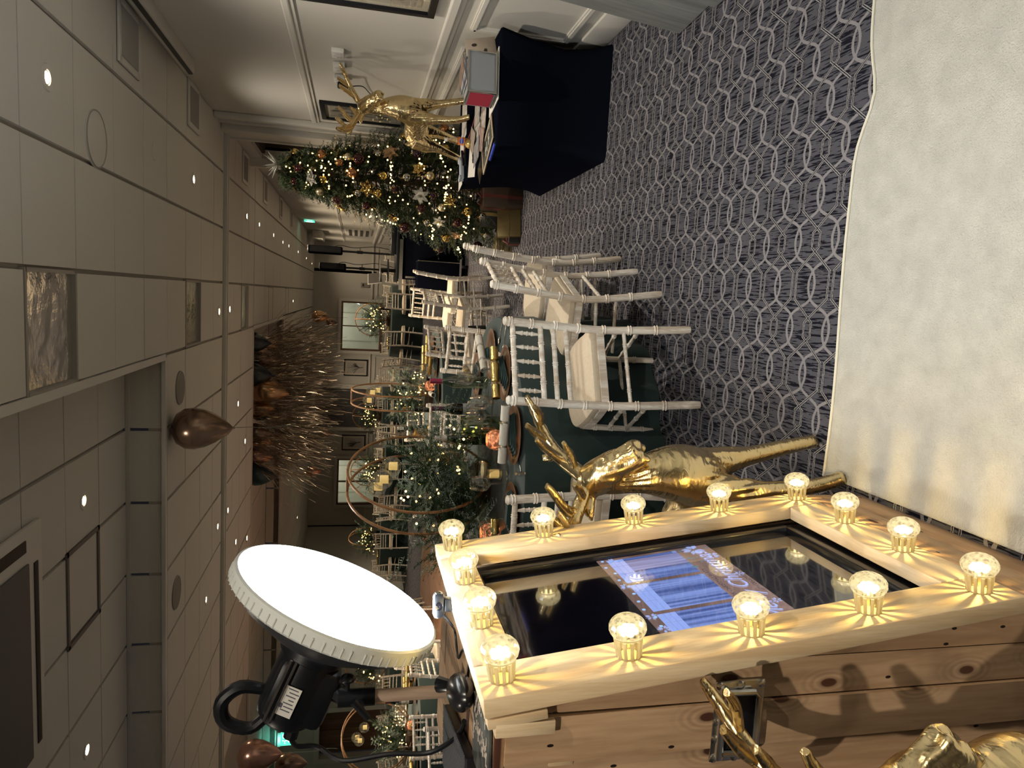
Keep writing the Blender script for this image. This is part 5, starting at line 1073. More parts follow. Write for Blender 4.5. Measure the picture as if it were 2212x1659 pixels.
for (x, z, m_) in ((-.1, .12, mat('notice_blue', (.05, .10, .32), .6)), (.12, -.1, mat('notice_red', (.45, .04, .06), .6))): q = MB(); q.box((x, -.012, z), (.2, .004, .2)); q.obj('print_block', m_, nb, 0)
# ------------------------------------------------------------------ chiavari chairs
def nod(q, P0_, P1_, r, ts, M=None, mi=0, n=8):
    # turned bamboo-like post: a tube with little double rings
    P0_, P1_ = Vector(P0_), Vector(P1_)
    P = []; rr_ = []
    ev = sorted([(0, r), (1, r)]+[(t+dt, k*r) for t in ts for dt, k in ((-.02, 1), (-.014, 1.28), (-.004, 1.02), (.004, 1.02), (.014, 1.28), (.02, 1))])
    for t, k in ev: P.append(P0_.lerp(P1_, min(1, max(0, t)))); rr_.append(k)
    q.tube(P, rr_, n, mi, M)
def postpts(x):
    return [Vector((x, y, z)) for y, z in ((-.055, 0), (-.030, .16), (-.008, .32), (0, .44), (-.010, .58), (-.028, .74), (-.052, .92))]
def post(q, x, n=10, r=.0192):
    pp = spline(postpts(x), 4); L_ = len(pp); P = []; rr_ = []
    marks = [.17, .30, .43, .56, .68, .80, .905]
    for i in range(L_): P.append(pp[i]); rr_.append(r*(.86 if i == 0 else 1))
    out, ro = [P[0]], [rr_[0]]; acc = 0
    for i in range(1, L_):
        a, b_ = P[i-1], P[i]
        for z in marks:
            if a.z < z <= b_.z:
                t = (z-a.z)/(b_.z-a.z); c_ = a.lerp(b_, t); u = (b_-a).normalized()
                for dt, k in ((-.011, 1), (-.0065, 1.32), (0, 1.0), (.0065, 1.32), (.011, 1)): out.append(c_+u*dt); ro.append(r*k)
        out.append(b_); ro.append(rr_[i])
    out.append(out[-1]+Vector((0, -.003, .010))); ro.append(r*1.12); out.append(out[-1]+Vector((0, 0, .008))); ro.append(r*.7)
    q.tube(out, ro, n)
def chair_parts(n=10):
    W_ = .192; parts = []
    for s in (-1, 1): q = MB(); post(q, s*W_, n); parts.append(('back_post', q, 0))
    for nm, z, y, r in (('top_rail', .893, -.048, .0125), ('back_rail', .755, -.030, .0125), ('back_rail', .69, -.022, .0115), ('back_rail', .625, -.014, .0115)):
        q = MB(); nod(q, (-W_, y, z), (W_, y, z), r, (.2, .4, .6, .8) if nm == 'top_rail' else (.25, .5, .75), None, 0, n); parts.append((nm, q, 0))
    for k in range(5):
        x = -W_+2*W_*(k+.75)/5.5; q = MB()
        a, b_ = Vector((x, -.047, .883)), Vector((x, -.031, .765)); P = []; rr_ = []
        for t, r in ((0, .005), (.22, .009), (.30, .0115), (.34, .008), (.48, .009), (.5, .012), (.52, .009), (.66, .008), (.70, .0115), (.78, .009), (1, .005)): P.append(a.lerp(b_, t)); rr_.append(r)
        q.tube(P, rr_, 8); parts.append(('spindle', q, 0))
    fx = .20
    for s in (-1, 1): q = MB(); nod(q, (s*fx, .405, .0), (s*(fx-.012), .375, .44), .0155, (.25, .45, .65, .85), None, 0, n); parts.append(('front_leg', q, 0))
    q = MB(); ctl = [(-W_-.004, .0), (-W_*.5, -.004), (W_*.5, -.004), (W_+.004, .0), (W_+.022, .10), (W_+.032, .22), (W_+.020, .335), (W_-.05, .408), (0, .425), (-W_+.05, .408), (-W_-.020, .335), (-W_-.032, .22), (-W_-.022, .10)]
    sp_ = spline([(x, y, 0) for x, y in ctl+ctl[:1]], 3)[:-1]; seat = [(p.x, p.y) for p in sp_]
    q.prism([(x*1.0, y) for x, y in seat], .432, .468); parts.append(('seat_frame', q, 0))
    q = MB(); k = len(seat); V = []
    for sc_, z in ((.955, .468), (.975, .474), (.975, .488), (.955, .498), (.88, .506), (.6, .512)): V += [(x*sc_, .205+(y-.205)*sc_, z) for x, y in seat]
    F = [(j*k+i, j*k+(i+1) % k, (j+1)*k+(i+1) % k, (j+1)*k+i) for j in range(5) for i in range(k)]+[tuple(5*k+i for i in range(k))]
    q.add(V, F); parts.append(('seat_cushion', q, 1))
    for nm, a, b_ in (('stretcher', (-W_, -.008, .33), (W_, -.008, .33)), ('stretcher', (-fx+.006, .388, .20), (fx-.006, .388, .20)), ('stretcher', (-W_, -.018, .25), (-fx, .392, .20)), ('stretcher', (W_, -.018, .25), (fx, .392, .20)), ('stretcher', (-W_, -.006, .36), (-fx+.006, .385, .30)), ('stretcher', (W_, -.006, .36), (fx-.006, .385, .30))):
        q = MB(); nod(q, a, b_, .0095, (.2, .5, .8), None, 0, 8); parts.append((nm, q, 0))
    return parts
CHP = [(nm, q.mesh(nm, M_cush if k else M_lime), k) for nm, q, k in chair_parts()]
q = MB()
for nm, p_, k in chair_parts(6): q.add(p_.v, p_.f, k)
CH_FAR = q.mesh('chiavari_chair', [M_lime, M_cush])
GC = 'limewashed chiavari chairs'
def chair(x, y, th, label, near=True, group=GC):
    if near:
        o = thing('chiavari_chair', label, 'chair', (x, y, 0), R(th), group)
        for nm, me, k in CHP: link(nm, me, o)
    else: o = tag(link('chiavari_chair', CH_FAR, None, None, (x, y, 0), (0, 0, R(th))), label, 'chair', group)
    return o
NEAR = [(-.285, 3.165, 25.5, 'limewashed chiavari chair standing nearest the camera with its back to us'),
        (.10, 3.77, 70, 'limewashed chiavari chair at the right of the near table, nearer of two side on'),
        (.27, 4.42, 84, 'limewashed chiavari chair at the right of the near table, farther of two side on'),
        (-1.05, 3.0, -4, 'limewashed chiavari chair half hidden behind the golden deer and frame bulbs'),
        (-.42, 5.42, 154, 'limewashed chiavari chair facing us across the near table, right of two'),
        (-1.12, 5.62, 176, 'limewashed chiavari chair facing us behind the bottles of the near table'),
        (.24, 8.62, 86, 'limewashed chiavari chair side on at the second table, nearest the tree'),
        (-.04, 7.62, 72, 'limewashed chiavari chair at the right side of the second table'),
        (-.10, 9.15, 152, 'limewashed chiavari chair facing us behind the right side of the second table'),
        (-.46, 6.98, 50, 'limewashed chiavari chair with its back to us at the second table'),
        (-1.20, 6.58, 2, 'limewashed chiavari chair between the near table and the second table, seen through bottles'),
        (-1.68, 9.2, 204, 'limewashed chiavari chair behind the second centrepiece facing the camera'),
        (-2.25, 7.3, -68, 'limewashed chiavari chair at the left of the second table'),
        (-4.17, 7.50, 92, 'limewashed chiavari chair with lattice back left of the wooden lamp pole, nearer one'),
        (-4.35, 8.5, 117, 'limewashed chiavari chair side on, partly hidden by the white dish'),
        (-5.8, 9.35, 197, 'limewashed chiavari chair facing us behind the lamp cable'),
        (-4.55, 6.85, 38, 'limewashed chiavari chair behind the black tray, lower left'),
        (-3.85, 5.55, 40, 'limewashed chiavari chair at the far left edge, closest of the left group'),
        (-5.0, 9.3, 165, 'limewashed chiavari chair behind the lamp pole on the far side of the left table'),
        (-6.5, 8.6, -100, 'limewashed chiavari chair at the outer side of the left table')]
for x, y, th, lab in NEAR: chair(x, y, th, lab)
# ------------------------------------------------------------------ round tables under floor-length cloths
def cloth(Rt=.92, folds=19, seed=1, h=.752):
    rr = random.Random(seed); q = MB(); n = 114; V = []; F = []
    ph = [rr.uniform(0, 6.28) for _ in range(3)]
    rows = [(.4, h), (.8, h), (.98, h), (1.0, h-.004), (1.006, h-.02), (1.012, h-.15), (1.02, h-.35), (1.03, h-.58), (1.04, .004)]
    for k, (s, z) in enumerate(rows):
        amp = 0 if k < 4 else .045*((h-z)/h)**.8
        for i in range(n):
            a = 2*PI*i/n; w_ = math.sin(a*folds+ph[0])*.6+math.sin(a*(folds-6)+ph[1])*.4+math.sin(a*5+ph[2])*.3
            r = Rt*s*(1)+amp*w_*(.9 if k > 4 else .4)
            V.append((r*math.cos(a), r*math.sin(a), z))
    m_ = len(rows)
    for k in range(m_-1):
        for i in range(n): F.append((k*n+i, k*n+(i+1) % n, (k+1)*n+(i+1) % n, (k+1)*n+i)[::-1])
    F.append(tuple(range(n))); q.add(V, F); return q.mesh('tablecloth', M_green, 50)
CL = [cloth(.92, 19, 1), cloth(.92, 17, 4)]
def table(x, y, label, k=0, rz=0):
    return tag(link('round_table', CL[k], None, None, (x, y, 0), (0, 0, rz)), label, 'table', 'round tables under green cloths')
T1 = (-1.02, 4.27); T2 = (-1.25, 7.70); T8 = (-5.4, 8.2)
table(*T1, 'nearest round table under a dark green floor-length cloth, behind the white chair')
table(*T2, 'second round table under a dark green cloth, behind the nearest one', 1)
table(*T8, 'round table under a dark green cloth at the left behind the lamp pole', 1, 1)
FAR = [((-.65, 18.4), 'far round table under a dark green cloth below the right window', 9, .2, 'right window table'), ((-3.75, 22.0), 'round table under a dark green cloth below the dark wall panel', 8, .5, 'dark panel table'), ((-4.7, 18.8), 'far round table under a dark green cloth below the left window', 9, .1, 'left window table'), ((-7.1, 20.3), 'far round table under a dark green cloth just right of the white dish', 8, .3, 'table right of the dish'), ((-7.7, 14.3), 'far round table under a dark green cloth left of the white dish', 8, .9, 'table left of the dish')]
ORD = ['first', 'second', 'third', 'fourth', 'fifth', 'sixth', 'seventh', 'eighth', 'ninth']
for k, ((x, y), lab, n, ph, nm) in enumerate(FAR):
    table(x, y, lab, k % 2, k)
    L_ = []
    for i in range(n):
        a = ph+2*PI*i/n+rr.uniform(-.05, .05); d = rr.uniform(1.12, 1.25); L_.append((x+d*math.cos(a), y+d*math.sin(a), math.degrees(a)+90+rr.uniform(-8, 8)))
    L_.sort(key=lambda t: t[0]/t[1])
    for i, (cx_, cy_, th) in enumerate(L_): chair(cx_, cy_, th, 'limewashed chiavari chair, %s from left round the far %s' % (ORD[i], nm), False)
for (x, y, th, lab) in ((.95, 19.2, 60, 'limewashed chiavari chair by the far speakers, right one'), (.55, 19.9, 100, 'limewashed chiavari chair by the far speakers, left one'), (-9.4, 13.4, -80, 'limewashed chiavari chair against the far left wall moulding'), (-2.3, 20.5, 10, 'limewashed chiavari chair alone between the right window table and dark panel table'), (-6.0, 12.6, 20, 'limewashed chiavari chair alone beyond the dance floor, left side')): chair(x, y, th, lab, False)
# ------------------------------------------------------------------ centrepieces: twin hoops, evergreen, fairy lights, hanging glass candles
def greens(n, seed, spread, h, ln=(.16, .30), nn=34):
    rnd = random.Random(seed); q = MB()
    for k in range(n):
        a = rnd.uniform(0, 6.28); e = rnd.uniform(-.45, 1.2); r0 = rnd.uniform(0, .12)
        d = Vector((math.cos(a)*math.cos(e), math.sin(a)*math.cos(e), math.sin(e)*.85+.02)); p = Vector((r0*math.cos(a)*spread, r0*math.sin(a)*spread, .07+h*rnd.random()))
        if e < 0: p.z += .05; d.z = max(d.z, -.16)
        L_ = rnd.uniform(*ln)*(1.35 if rnd.random() < .2 else 1)
        needles(q, p, d, L_, nn, .0036, .045, rnd, 0 if rnd.random() < .6 else 1, 1)
        for s in (-1, 1):
            t = Vector((-d.y, d.x, 0))*s*.7+d*.8
            for f in (.3, .55, .78): needles(q, p+d*(L_*f), t, L_*.42*(1.1-f*.5), nn//2, .0034, .034, rnd, 0 if rnd.random() < .6 else 1, 1)
    return q
M_cedar = mat('cedar_foliage', (.018, .050, .024), .55, var=.4, vscale=6); M_cedar2 = mat('cedar_tips', (.045, .095, .035), .55)
M_cone = mat('pine_cone', (.085, .042, .028), .7)
G1 = greens(170, 21, 1.9, .30, (.24, .42)).mesh('greenery', [M_cedar, M_cedar2], 0); G2 = greens(105, 5, 1.5, .28, (.17, .30), 24).mesh('greenery', [M_cedar, M_cedar2], 0)
def hoops(q, sep, r=.43, zc=.44):
    for s in (-1, 1): q.ring(r, .0085, 56, 8, 0, TR((s*sep/2, 0, zc), 0, R(90)))
def fairy(n, seed, sx, zmax):
    rnd = random.Random(seed); q = MB()
    for k in range(n):
        a = rnd.uniform(0, 6.28); e = rnd.uniform(0, 1.3); r = rnd.uniform(.22, .33)*sx
        q.ico((r*math.cos(a)*math.cos(e), r*math.sin(a)*math.cos(e), .10+zmax*math.sin(e)*rnd.uniform(.5, 1)), .0085 if sx > .9 else .012)
    return q.mesh('fairy_bulbs', M_fairy, 0)
FY1 = fairy(52, 3, 1.3, .46); FY2 = fairy(40, 9, 1.0, .36); FYF = fairy(34, 12, .85, .34)
hp = MB(); hoops(hp, .15); hp.tube([(-.09, 0, .87), (.09, 0, .87)], .008, 8); HOOP = hp.mesh('hoop_pair', M_hoop)
hp = MB(); hp.ring(.43, .012, 40, 6, 0, TR((0, 0, .44), 0, R(90))); hp.ring(.43, .012, 40, 6, 0, TR((0, 0, .44), 0, R(90), R(70))); HOOPF = hp.mesh('hoop_pair', M_hoop)
globe = MB(); globe.sph((0, 0, 0), .062, 20, 14); globe = globe.mesh('glass_globe', M_glass)
cand = MB(); cand.lathe([(.0001, -.035), (.026, -.035), (.026, .015), (.0001, .015)], 16, 0, None, False); cand = cand.mesh('candle', M_candle)
cone = MB()
for k in range(60):
    t = k/60; a = k*2.4; r = .017*math.sin(PI*(.12+.85*t)); p = Vector((r*math.cos(a), r*math.sin(a), .062*t)); d = Vector((math.cos(a), math.sin(a), .55)).normalized()
    cone.tube([p*.6, p+d*.004, p+d*.012], [.003, .006, .002], 5, flat=.5)
cone.sph((0, 0, .03), .014, 8, 6, 0, (1, 1, 2)); cone = cone.mesh('pine_cone', M_cone)
fern = MB(); rnd = random.Random(3); needles(fern, Vector((0, 0, 0)), Vector((.3, 0, 1)), .2, 30, .002, .05, rnd, 0, 1); fern = fern.mesh('gold_fern', MC['bronze'], 0)
def centre(x, y, label, rz, near=2, z=.754):
    o = thing('centrepiece', label, 'centrepiece', (x, y, z), rz, 'evergreen hoop centrepieces')
    link('hoop_pair', HOOP if near else HOOPF, o); g_ = link('greenery', G1 if near == 2 else G2, o, 'stuff'); g_.rotation_euler = (0, 0, x*3); g_.scale = (1, 1, 1) if near else (1.5, 1.5, 1.4); f_ = link('fairy_bulbs', FY1 if near == 2 else FY2 if near == 1 else FYF, o, 'stuff'); f_.rotation_euler = (0, 0, y); f_.scale = g_.scale
    q = MB(); q.lathe([(.0001, 0), (.14, 0), (.15, .05), (.12, .09), (.0001, .09)], 24, 0, None, False); q.obj('planter', M_bark, o)
    for s, zz, yy in ((-1, .69, .02), (1, .66, -.05), (1, .60, .10)) if near else ():
        g = link('glass_globe', globe, o, None, (s*.05, yy, zz)); link('candle', cand, g)
        q = MB(); q.tube([(s*.05, yy, zz+.06), (s*.07, yy, .868)], .0012, 4); q.obj('hanging_wire', M_goldm, o)
    if near == 2:
        rnd2 = random.Random(8)
        for k in range(9): a = rnd2.uniform(3.5, 6.2); link('pine_cone', cone, o, None, (.27*math.cos(a), .27*math.sin(a), rnd2.uniform(.06, .3)), (rnd2.uniform(-1, 1), rnd2.uniform(-1, 1), 0))
        for k in range(6): a = rnd2.uniform(3.4, 6.2); link('gold_fern', fern, o, None, (.2*math.cos(a), .2*math.sin(a), .12+.04*k), (rnd2.uniform(-.7, .7), rnd2.uniform(-.7, .7), a))
    return o
centre(-1.15, 4.33, 'large evergreen centrepiece with twin wooden hoops on the nearest table', R(-19), 2)
centre(-1.10, 7.72, 'evergreen centrepiece with narrow twin hoops on the second table', R(-2), 1)
centre(-5.45, 8.3, 'evergreen centrepiece with wooden hoops at the left photo edge', R(-40), 1)
for (x, y), lab, n, ph, nm in FAR: centre(x, y, 'small lit evergreen centrepiece on the far '+nm, R(40)+x, 0)
# second soft pile of greenery spilling to the left of the near centrepiece
q = greens(80, 77, 1.3, .14, (.24, .40)); o = q.obj('cedar_garland', [M_cedar, M_cedar2], None, 0, 'thing', (-1.34, 4.12, .757)); tag(o, 'dark cedar branches spilling left of the nearest centrepiece', 'greenery')
# ------------------------------------------------------------------ place settings
plate = MB(); plate.lathe([(.0001, .004), (.10, .004), (.118, .008), (.158, .017), (.160, .019), (.156, .020), (.117, .011), (.098, .007), (.0001, .0065)], 40, 0, None, False); plate = plate.mesh('plate', wood('charger_brown', (.15, .075, .038), (.09, .042, .02), 1, 9, .4, .28))
napk = MB()
for i in range(4): napk.box((0, .006*i, .014+.007*i), (.085-.008*i, .22-.02*i, .007), 0, None, .003)
napk = napk.mesh('napkin', mat('dark_green_napkin', (.012, .035, .034), .8))
M_ck = {'gold': foil('gold_cracker', (.62, .47, .18), .25, .25, 60), 'white': mat('white_cracker', (.60, .58, .52), .55, bump=.25, bscale=90)}
def cracker_mesh(m):
    q = MB(); q.tube([(0, -.155, 0), (0, -.154, 0), (0, -.075, 0), (0, -.068, 0), (0, -.062, 0), (0, -.055, 0), (0, .055, 0), (0, .062, 0), (0, .068, 0), (0, .075, 0), (0, .154, 0), (0, .155, 0)], [.021, .0235, .0235, .012, .012, .0235, .0235, .012, .012, .0235, .0235, .021], 18, 0, None, False); b_ = q.mesh('paper_tube', m)
    q = MB()
    for yy in (-.065, .065):
        q.ring(.0128, .0022, 14, 5, 0, TR((0, yy, 0), R(90)))
        for s in (-1, 1): q.tube([(0, yy, .013), (s*.014, yy-.004, .024), (s*.026, yy-.006, .016)], [.002, .0025, .001], 5)
    return b_, q.mesh('ribbon_tie', MC['champagne'])
CK = {k: cracker_mesh(M_ck[k]) for k in M_ck}
def cracker(x, y, z, rz, k, label, tilt=0): o = tag(link('christmas_cracker', CK[k][0], None, None, (x, y, z), (tilt, 0, rz)), label, 'cracker', 'christmas crackers on the tables'); link('ribbon_tie', CK[k][1], o); return o
def setting(x, y, tc, lab, ck=None, napkin=True, dz=.757):
    a = math.atan2(y-tc[1], x-tc[0])
    tag(link('charger_plate', plate, None, None, (x, y, dz), (0, 0, a)), 'brown charger plate '+lab, 'plate', 'brown charger plates')
    if napkin: tag(link('napkin', napk, None, None, (x, y, dz+.006), (0, 0, a)), 'folded dark green napkin on the charger plate '+lab, 'napkin', 'folded green napkins')
    if ck: cracker(x, y+.0, dz+(.072 if napkin else .042), a+R(ck[1]), ck[0], '%s christmas cracker on the charger plate %s' % (ck[0], lab))
setting(-.33, 4.33, T1, 'at the right rim of the nearest table', ('white', -42), True)
setting(-.40, 3.87, T1, 'behind the back of the nearest chair', ('gold', -29), True)
setting(-.69, 3.55, T1, 'at the front rim of the nearest table', ('white', -28), True)
setting(-1.10, 3.52, T1, 'left of the knife, nearest table', None, True)
setting(-1.33, 3.62, T1, 'left, beneath the half hidden chair back', ('gold', 40), True)
setting(-.52, 4.80, T1, 'at the far right of the nearest table', ('gold', -58), True)
for k, (a, c_) in enumerate(((-.55, 'gold'), (.05, 'gold'), (-1.15, 'white'), (.65, 'gold'), (1.3, 'gold'), (-1.8, 'gold'))):
    setting(T2[0]+.68*math.cos(a), T2[1]+.68*math.sin(a), T2, '(%s of the second table)' % ['right front', 'right side', 'front', 'right back', 'far back', 'left front'][k], (c_, 90 if k < 2 else 70))
for k, a in enumerate((-.2, -.85, .5, -1.5, 1.2)):
    setting(T8[0]+.68*math.cos(a), T8[1]+.68*math.sin(a), T8, '(%s of the left table)' % ['right side', 'right front', 'right back', 'front', 'far back'][k], ('gold', 80))
for (x, y), lab, n, ph, nm in FAR:
    for k in range(4):
        a = -2.6+.7*k; cracker(x+.66*math.cos(a), y+.66*math.sin(a), .80, a+R(80), 'gold', 'gold christmas cracker %s from left, far %s' % (ORD[k], nm))
# ---- glassware and bottles on the nearest table
def lathe_mesh(name, prof, m, n=24): q = MB(); q.lathe(prof, n, 0, None, False); return q.mesh(name, m)
def stem(h, bowl, rb): return [(.034, 0), (.034, .002), (.008, .006), (.0045, .02), (.004, h*.42), (.006, h*.46)]+[(rb*f, h*z) for f, z in bowl]
WG = lathe_mesh('wine_glass', stem(.205, ((.55, .5), (.9, .58), (1, .68), (.95, .82), (.82, 1.0)), .044), M_glass)
SG = lathe_mesh('coupe_glass', stem(.155, ((.3, .6), (.8, .72), (1, .88), (1.02, 1.0)), .050), M_glass)
HG = lathe_mesh('tumbler', [(.0001, .004), (.030, .0), (.033, .004), (.037, .11), (.036, .11), (.031, .008), (.0001, .008)], M_glass)
wine = lathe_mesh('wine', [(.0001, .112), (.03, .118), (.046, .132), (.049, .142), (.0001, .142)], mat('pale_cream_drink', (.72, .62, .36), .2))
def glass(me, x, y, label, cat='glass', rot=None, z=.756): return tag(link(me.name.split('.')[0], me, None, None, (x, y, z), rot or (0, 0, 0)), label, cat, 'glassware on the tables')
glass(WG, -.57, 3.86, 'large clear wine glass right of the water jug'); glass(WG, -.43, 4.24, 'clear wine glass behind the gold cracker'); glass(WG, -.50, 4.42, 'clear wine glass beside the red-capped bottle'); glass(WG, -.66, 3.95, 'clear wine glass just right of the copper lantern'); glass(WG, -1.0, 3.72, 'clear wine glass by the fork, left of the coupe')
cg = glass(SG, -.925, 3.74, 'coupe glass of pale cream drink in front of the greenery'); link('cream_drink', wine, cg)
glass(HG, -.62, 4.28, 'short clear tumbler in front of the dark bottle'); glass(HG, -.37, 4.05, 'short clear tumbler near the gold cracker'); glass(HG, -1.30, 3.95, 'clear tumbler beside the left cedar branches')
jug = thing('water_jug', 'clear glass water jug in front of the white-capped bottle', 'jug', (-.735, 4.02, .756)); q = MB(); q.lathe([(.0001, .006), (.055, .0), (.062, .006), (.066, .10), (.060, .17), (.048, .20), (.052, .225), (.050, .225), (.045, .20), (.056, .168), (.061, .10), (.057, .01), (.0001, .01)], 28, 0, None, False); q.obj('jug_body', M_cglass, jug)
q = MB(); q.tube(spline([(.05, 0, .20), (.10, 0, .19), (.11, 0, .12), (.064, 0, .06)]), .006, 8); q.obj('jug_handle', M_cglass, jug)
BPROF = [(.0001, .01), (.034, .0), (.038, .006), (.038, .19), (.034, .215), (.018, .25), (.0145, .28), (.0145, .335), (.016, .335), (.016, .345), (.0001, .345)]
def bottle(x, y, m, capm, labm, label, s=1.0, cap=True):
    o = thing('wine_bottle', label, 'bottle', (x, y, .756), 0, 'wine bottles'); o.scale = (s, s, s)
    q = MB(); q.lathe(BPROF, 28, 0, None, False); q.obj('bottle_glass', m, o)
    if capm: q = MB(); q.lathe([(.0155, .275), (.0165, .347), (.0001, .348)], 20, 0, None, False); q.obj('capsule', capm, o)
    if labm: q = MB(); q.lathe([(.0384, .05), (.0384, .145)], 28, 0, None, False); q.obj('bottle_label', labm, o)
    return o
bottle(-.85, 4.22, M_bglass, mat('white_capsule', (.66, .64, .60), .45), None, 'green wine bottle with white capsule beside the copper lantern', 1.02)
bottle(-.535, 4.52, M_cglass, mat('red_capsule', (.30, .03, .08), .4), None, 'tall clear wine bottle with red capsule left of the white cracker', 1.06)
bottle(-.72, 4.55, M_dglass, mat('purple_capsule', (.10, .02, .06), .4), mat('grey_label', (.42, .42, .42), .6), 'dark red wine bottle with purple capsule and grey label')
_cg = []
def copper_glow():  # patchy emission on the shell stands in for tealight shining through
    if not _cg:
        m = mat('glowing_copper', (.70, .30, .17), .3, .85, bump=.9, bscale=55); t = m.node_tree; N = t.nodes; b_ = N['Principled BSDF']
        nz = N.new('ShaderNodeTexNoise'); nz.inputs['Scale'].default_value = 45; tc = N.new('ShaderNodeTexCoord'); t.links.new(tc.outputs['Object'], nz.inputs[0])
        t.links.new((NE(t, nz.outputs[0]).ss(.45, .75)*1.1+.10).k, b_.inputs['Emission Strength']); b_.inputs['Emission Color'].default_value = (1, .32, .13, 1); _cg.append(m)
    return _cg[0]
for (x, y, lab) in ((-.775, 3.82, 'round copper lantern glowing at the front of the greenery'), (-1.33, 3.86, 'round copper lantern glowing beside the left cedar branches')):
    o = thing('copper_lantern', lab, 'lantern', (x, y, .757), 0, 'copper lanterns')
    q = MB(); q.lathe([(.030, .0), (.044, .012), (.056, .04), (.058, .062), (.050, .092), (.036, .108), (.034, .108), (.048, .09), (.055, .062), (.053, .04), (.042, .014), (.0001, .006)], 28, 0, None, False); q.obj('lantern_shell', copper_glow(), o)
    q = MB(); q.lathe([(.0001, .012), (.019, .012), (.019, .03), (.0001, .03)], 14, 0, None, False); q.obj('tealight', M_candle, o)
    l = bpy.data.lights.new('tealight_flame', 'POINT'); l.energy = .5; l.color = (1, .45, .18); l.shadow_soft_size = .01; link('lamp', l, o, None, (0, 0, .10))
    q = MB()
    for k in range(5): q.ring(.0565-.004*abs(k-2), .0012, 28, 4, 0, TR((0, 0, .03+.016*k)))
    q.obj('ribbing', M_copper, o)
# candle glass, cutlery, place cards
q = MB(); q.lathe([(.0001, .004), (.03, 0), (.034, .004), (.034, .085), (.032, .085), (.03, .008), (.0001, .008)], 20, 0, None, False); o = q.obj('candle_glass', M_glass, None, 35, None, (-.99, 3.90, .756)); tag(o, 'small glass holding a candle behind the coupe glass', 'candle holder'); o2 = link('candle', cand, o, None, (0, 0, .05))
def fork(): 
    q = MB(); q.tube([(0, -.10, .004), (0, -.02, .005), (0, .03, .007), (0, .05, .006)], [.005, .0032, .003, .009], 8, flat=.45)
    for k in range(4): q.tube([(-.0085+.0057*k, .05, .006), (-.0085+.0057*k, .095, .009)], .0016, 5)
    return q.mesh('fork', M_steel)
def knife(): q = MB(); q.tube([(0, -.11, .005), (0, .0, .005)], [.0065, .0055], 8, flat=.6); q.box((0, .055, .005), (.017, .11, .002), 0, None, .0008); return q.mesh('knife', M_steel)
def spoon(): q = MB(); q.tube([(0, -.09, .004), (0, .03, .005)], [.0045, .003], 8, flat=.5); q.sph((0, .055, .006), .024, 12, 8, 0, (.75, 1.1, .18)); return q.mesh('spoon', M_steel)
FK, KN, SN = fork(), knife(), spoon()
for me, x, y, rz, lab in ((FK, -.80, 3.50, R(-35), 'silver fork between the two front charger plates'), (KN, -.87, 3.43, R(15), 'silver knife on the cloth left of the fork'), (SN, -.19, 4.13, R(60), 'silver spoon at the right rim behind the chair top'), (SN, -.22, 4.0, R(75), 'silver spoon nearer the gold cracker plate'), (KN, -1.36, 3.47, R(12), 'silver knife by the left plate behind the bulbs'), (FK, -.50, 3.66, R(-55), 'silver fork between the gold cracker and front white cracker')):
    tag(link(me.name.split('.')[0], me, None, None, (x, y, .754), (0, 0, rz)), lab, 'cutlery', 'silver cutlery')
for x, y, rz, lab in ((-.70, 3.74, R(-25), 'small white place card in front of the copper lantern'), (-.34, 4.08, R(-70), 'small white menu card beside the gold cracker')):
    q = MB(); q.box((0, .010, .024), (.085, .0012, .05), 0, TR((0, 0, 0), R(18))); q.box((0, .022, .024), (.085, .0012, .05), 0, TR((0, 0, 0), R(-18))); o = q.obj('place_card', M_paper, None, 0, None, (x, y, .756), (0, 0, rz)); tag(o, lab, 'card', 'place cards')
    q = MB(); q.box((0, .009, .026), (.05, .0012, .004), 0, TR((0, -.0006, 0), R(18))); q.obj('card_print', mat('card_ink', (.15, .14, .14), .7), o, 0)
# second table and others
jj = thing('juice_jug', 'glass jug of orange juice on the second table', 'jug', (-1.53, 8.0, .756)); q = MB(); q.lathe([(.0001, .004), (.055, .0), (.058, .16), (.045, .20), (.05, .22)], 20, 0, None, False); q.obj('jug_glass', M_glass, jj); q = MB(); q.lathe([(.0001, .006), (.053, .006), (.055, .15), (.0001, .15)], 20, 0, None, False); q.obj('juice', mat('orange_juice', (.78, .38, .05), .4), jj)
rg = random.Random(31)
for tc, nm, n in ((T2, 'second table', 8), (T8, 'left table behind the lamp pole', 7)):
    L_ = sorted([(tc[0]+.48*math.cos(a), tc[1]+.48*math.sin(a)) for a in [2*PI*i/n+rg.uniform(-.2, .2) for i in range(n)]], key=lambda t: t[0]/t[1])
    for i, (x, y) in enumerate(L_): glass(WG if i % 3 else HG, x, y, 'clear %s, %s from left on the %s' % ('wine glass' if i % 3 else 'tumbler', ORD[i], nm))
    for i, (dx_, dy_) in enumerate(((.3, .25), (-.25, .3), (.1, -.45))): bottle(tc[0]+dx_, tc[1]+dy_, [M_dglass, M_bglass, M_bglass][i], [mat('cap_d', (.05, .01, .02), .4), M_white, M_goldm][i], M_paper if i == 0 else None, ['dark wine bottle with pale label on the ', 'green wine bottle with white capsule on the ', 'green sparkling wine bottle with gold capsule on the '][i]+nm)
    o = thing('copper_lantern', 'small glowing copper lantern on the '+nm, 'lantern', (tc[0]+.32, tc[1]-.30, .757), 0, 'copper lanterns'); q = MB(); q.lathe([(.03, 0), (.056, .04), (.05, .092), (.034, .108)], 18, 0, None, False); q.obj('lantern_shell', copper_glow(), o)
for (x, y), lab, n, ph, nm in FAR:
    for i in range(5): a = 1.2*i+ph; glass(WG, x+.45*math.cos(a), y+.45*math.sin(a), 'wine glass, %s anticlockwise on the far %s' % (ORD[i], nm))
    bottle(x+.3, y-.3, M_dglass, M_goldm, None, 'dark wine bottle on the far '+nm)
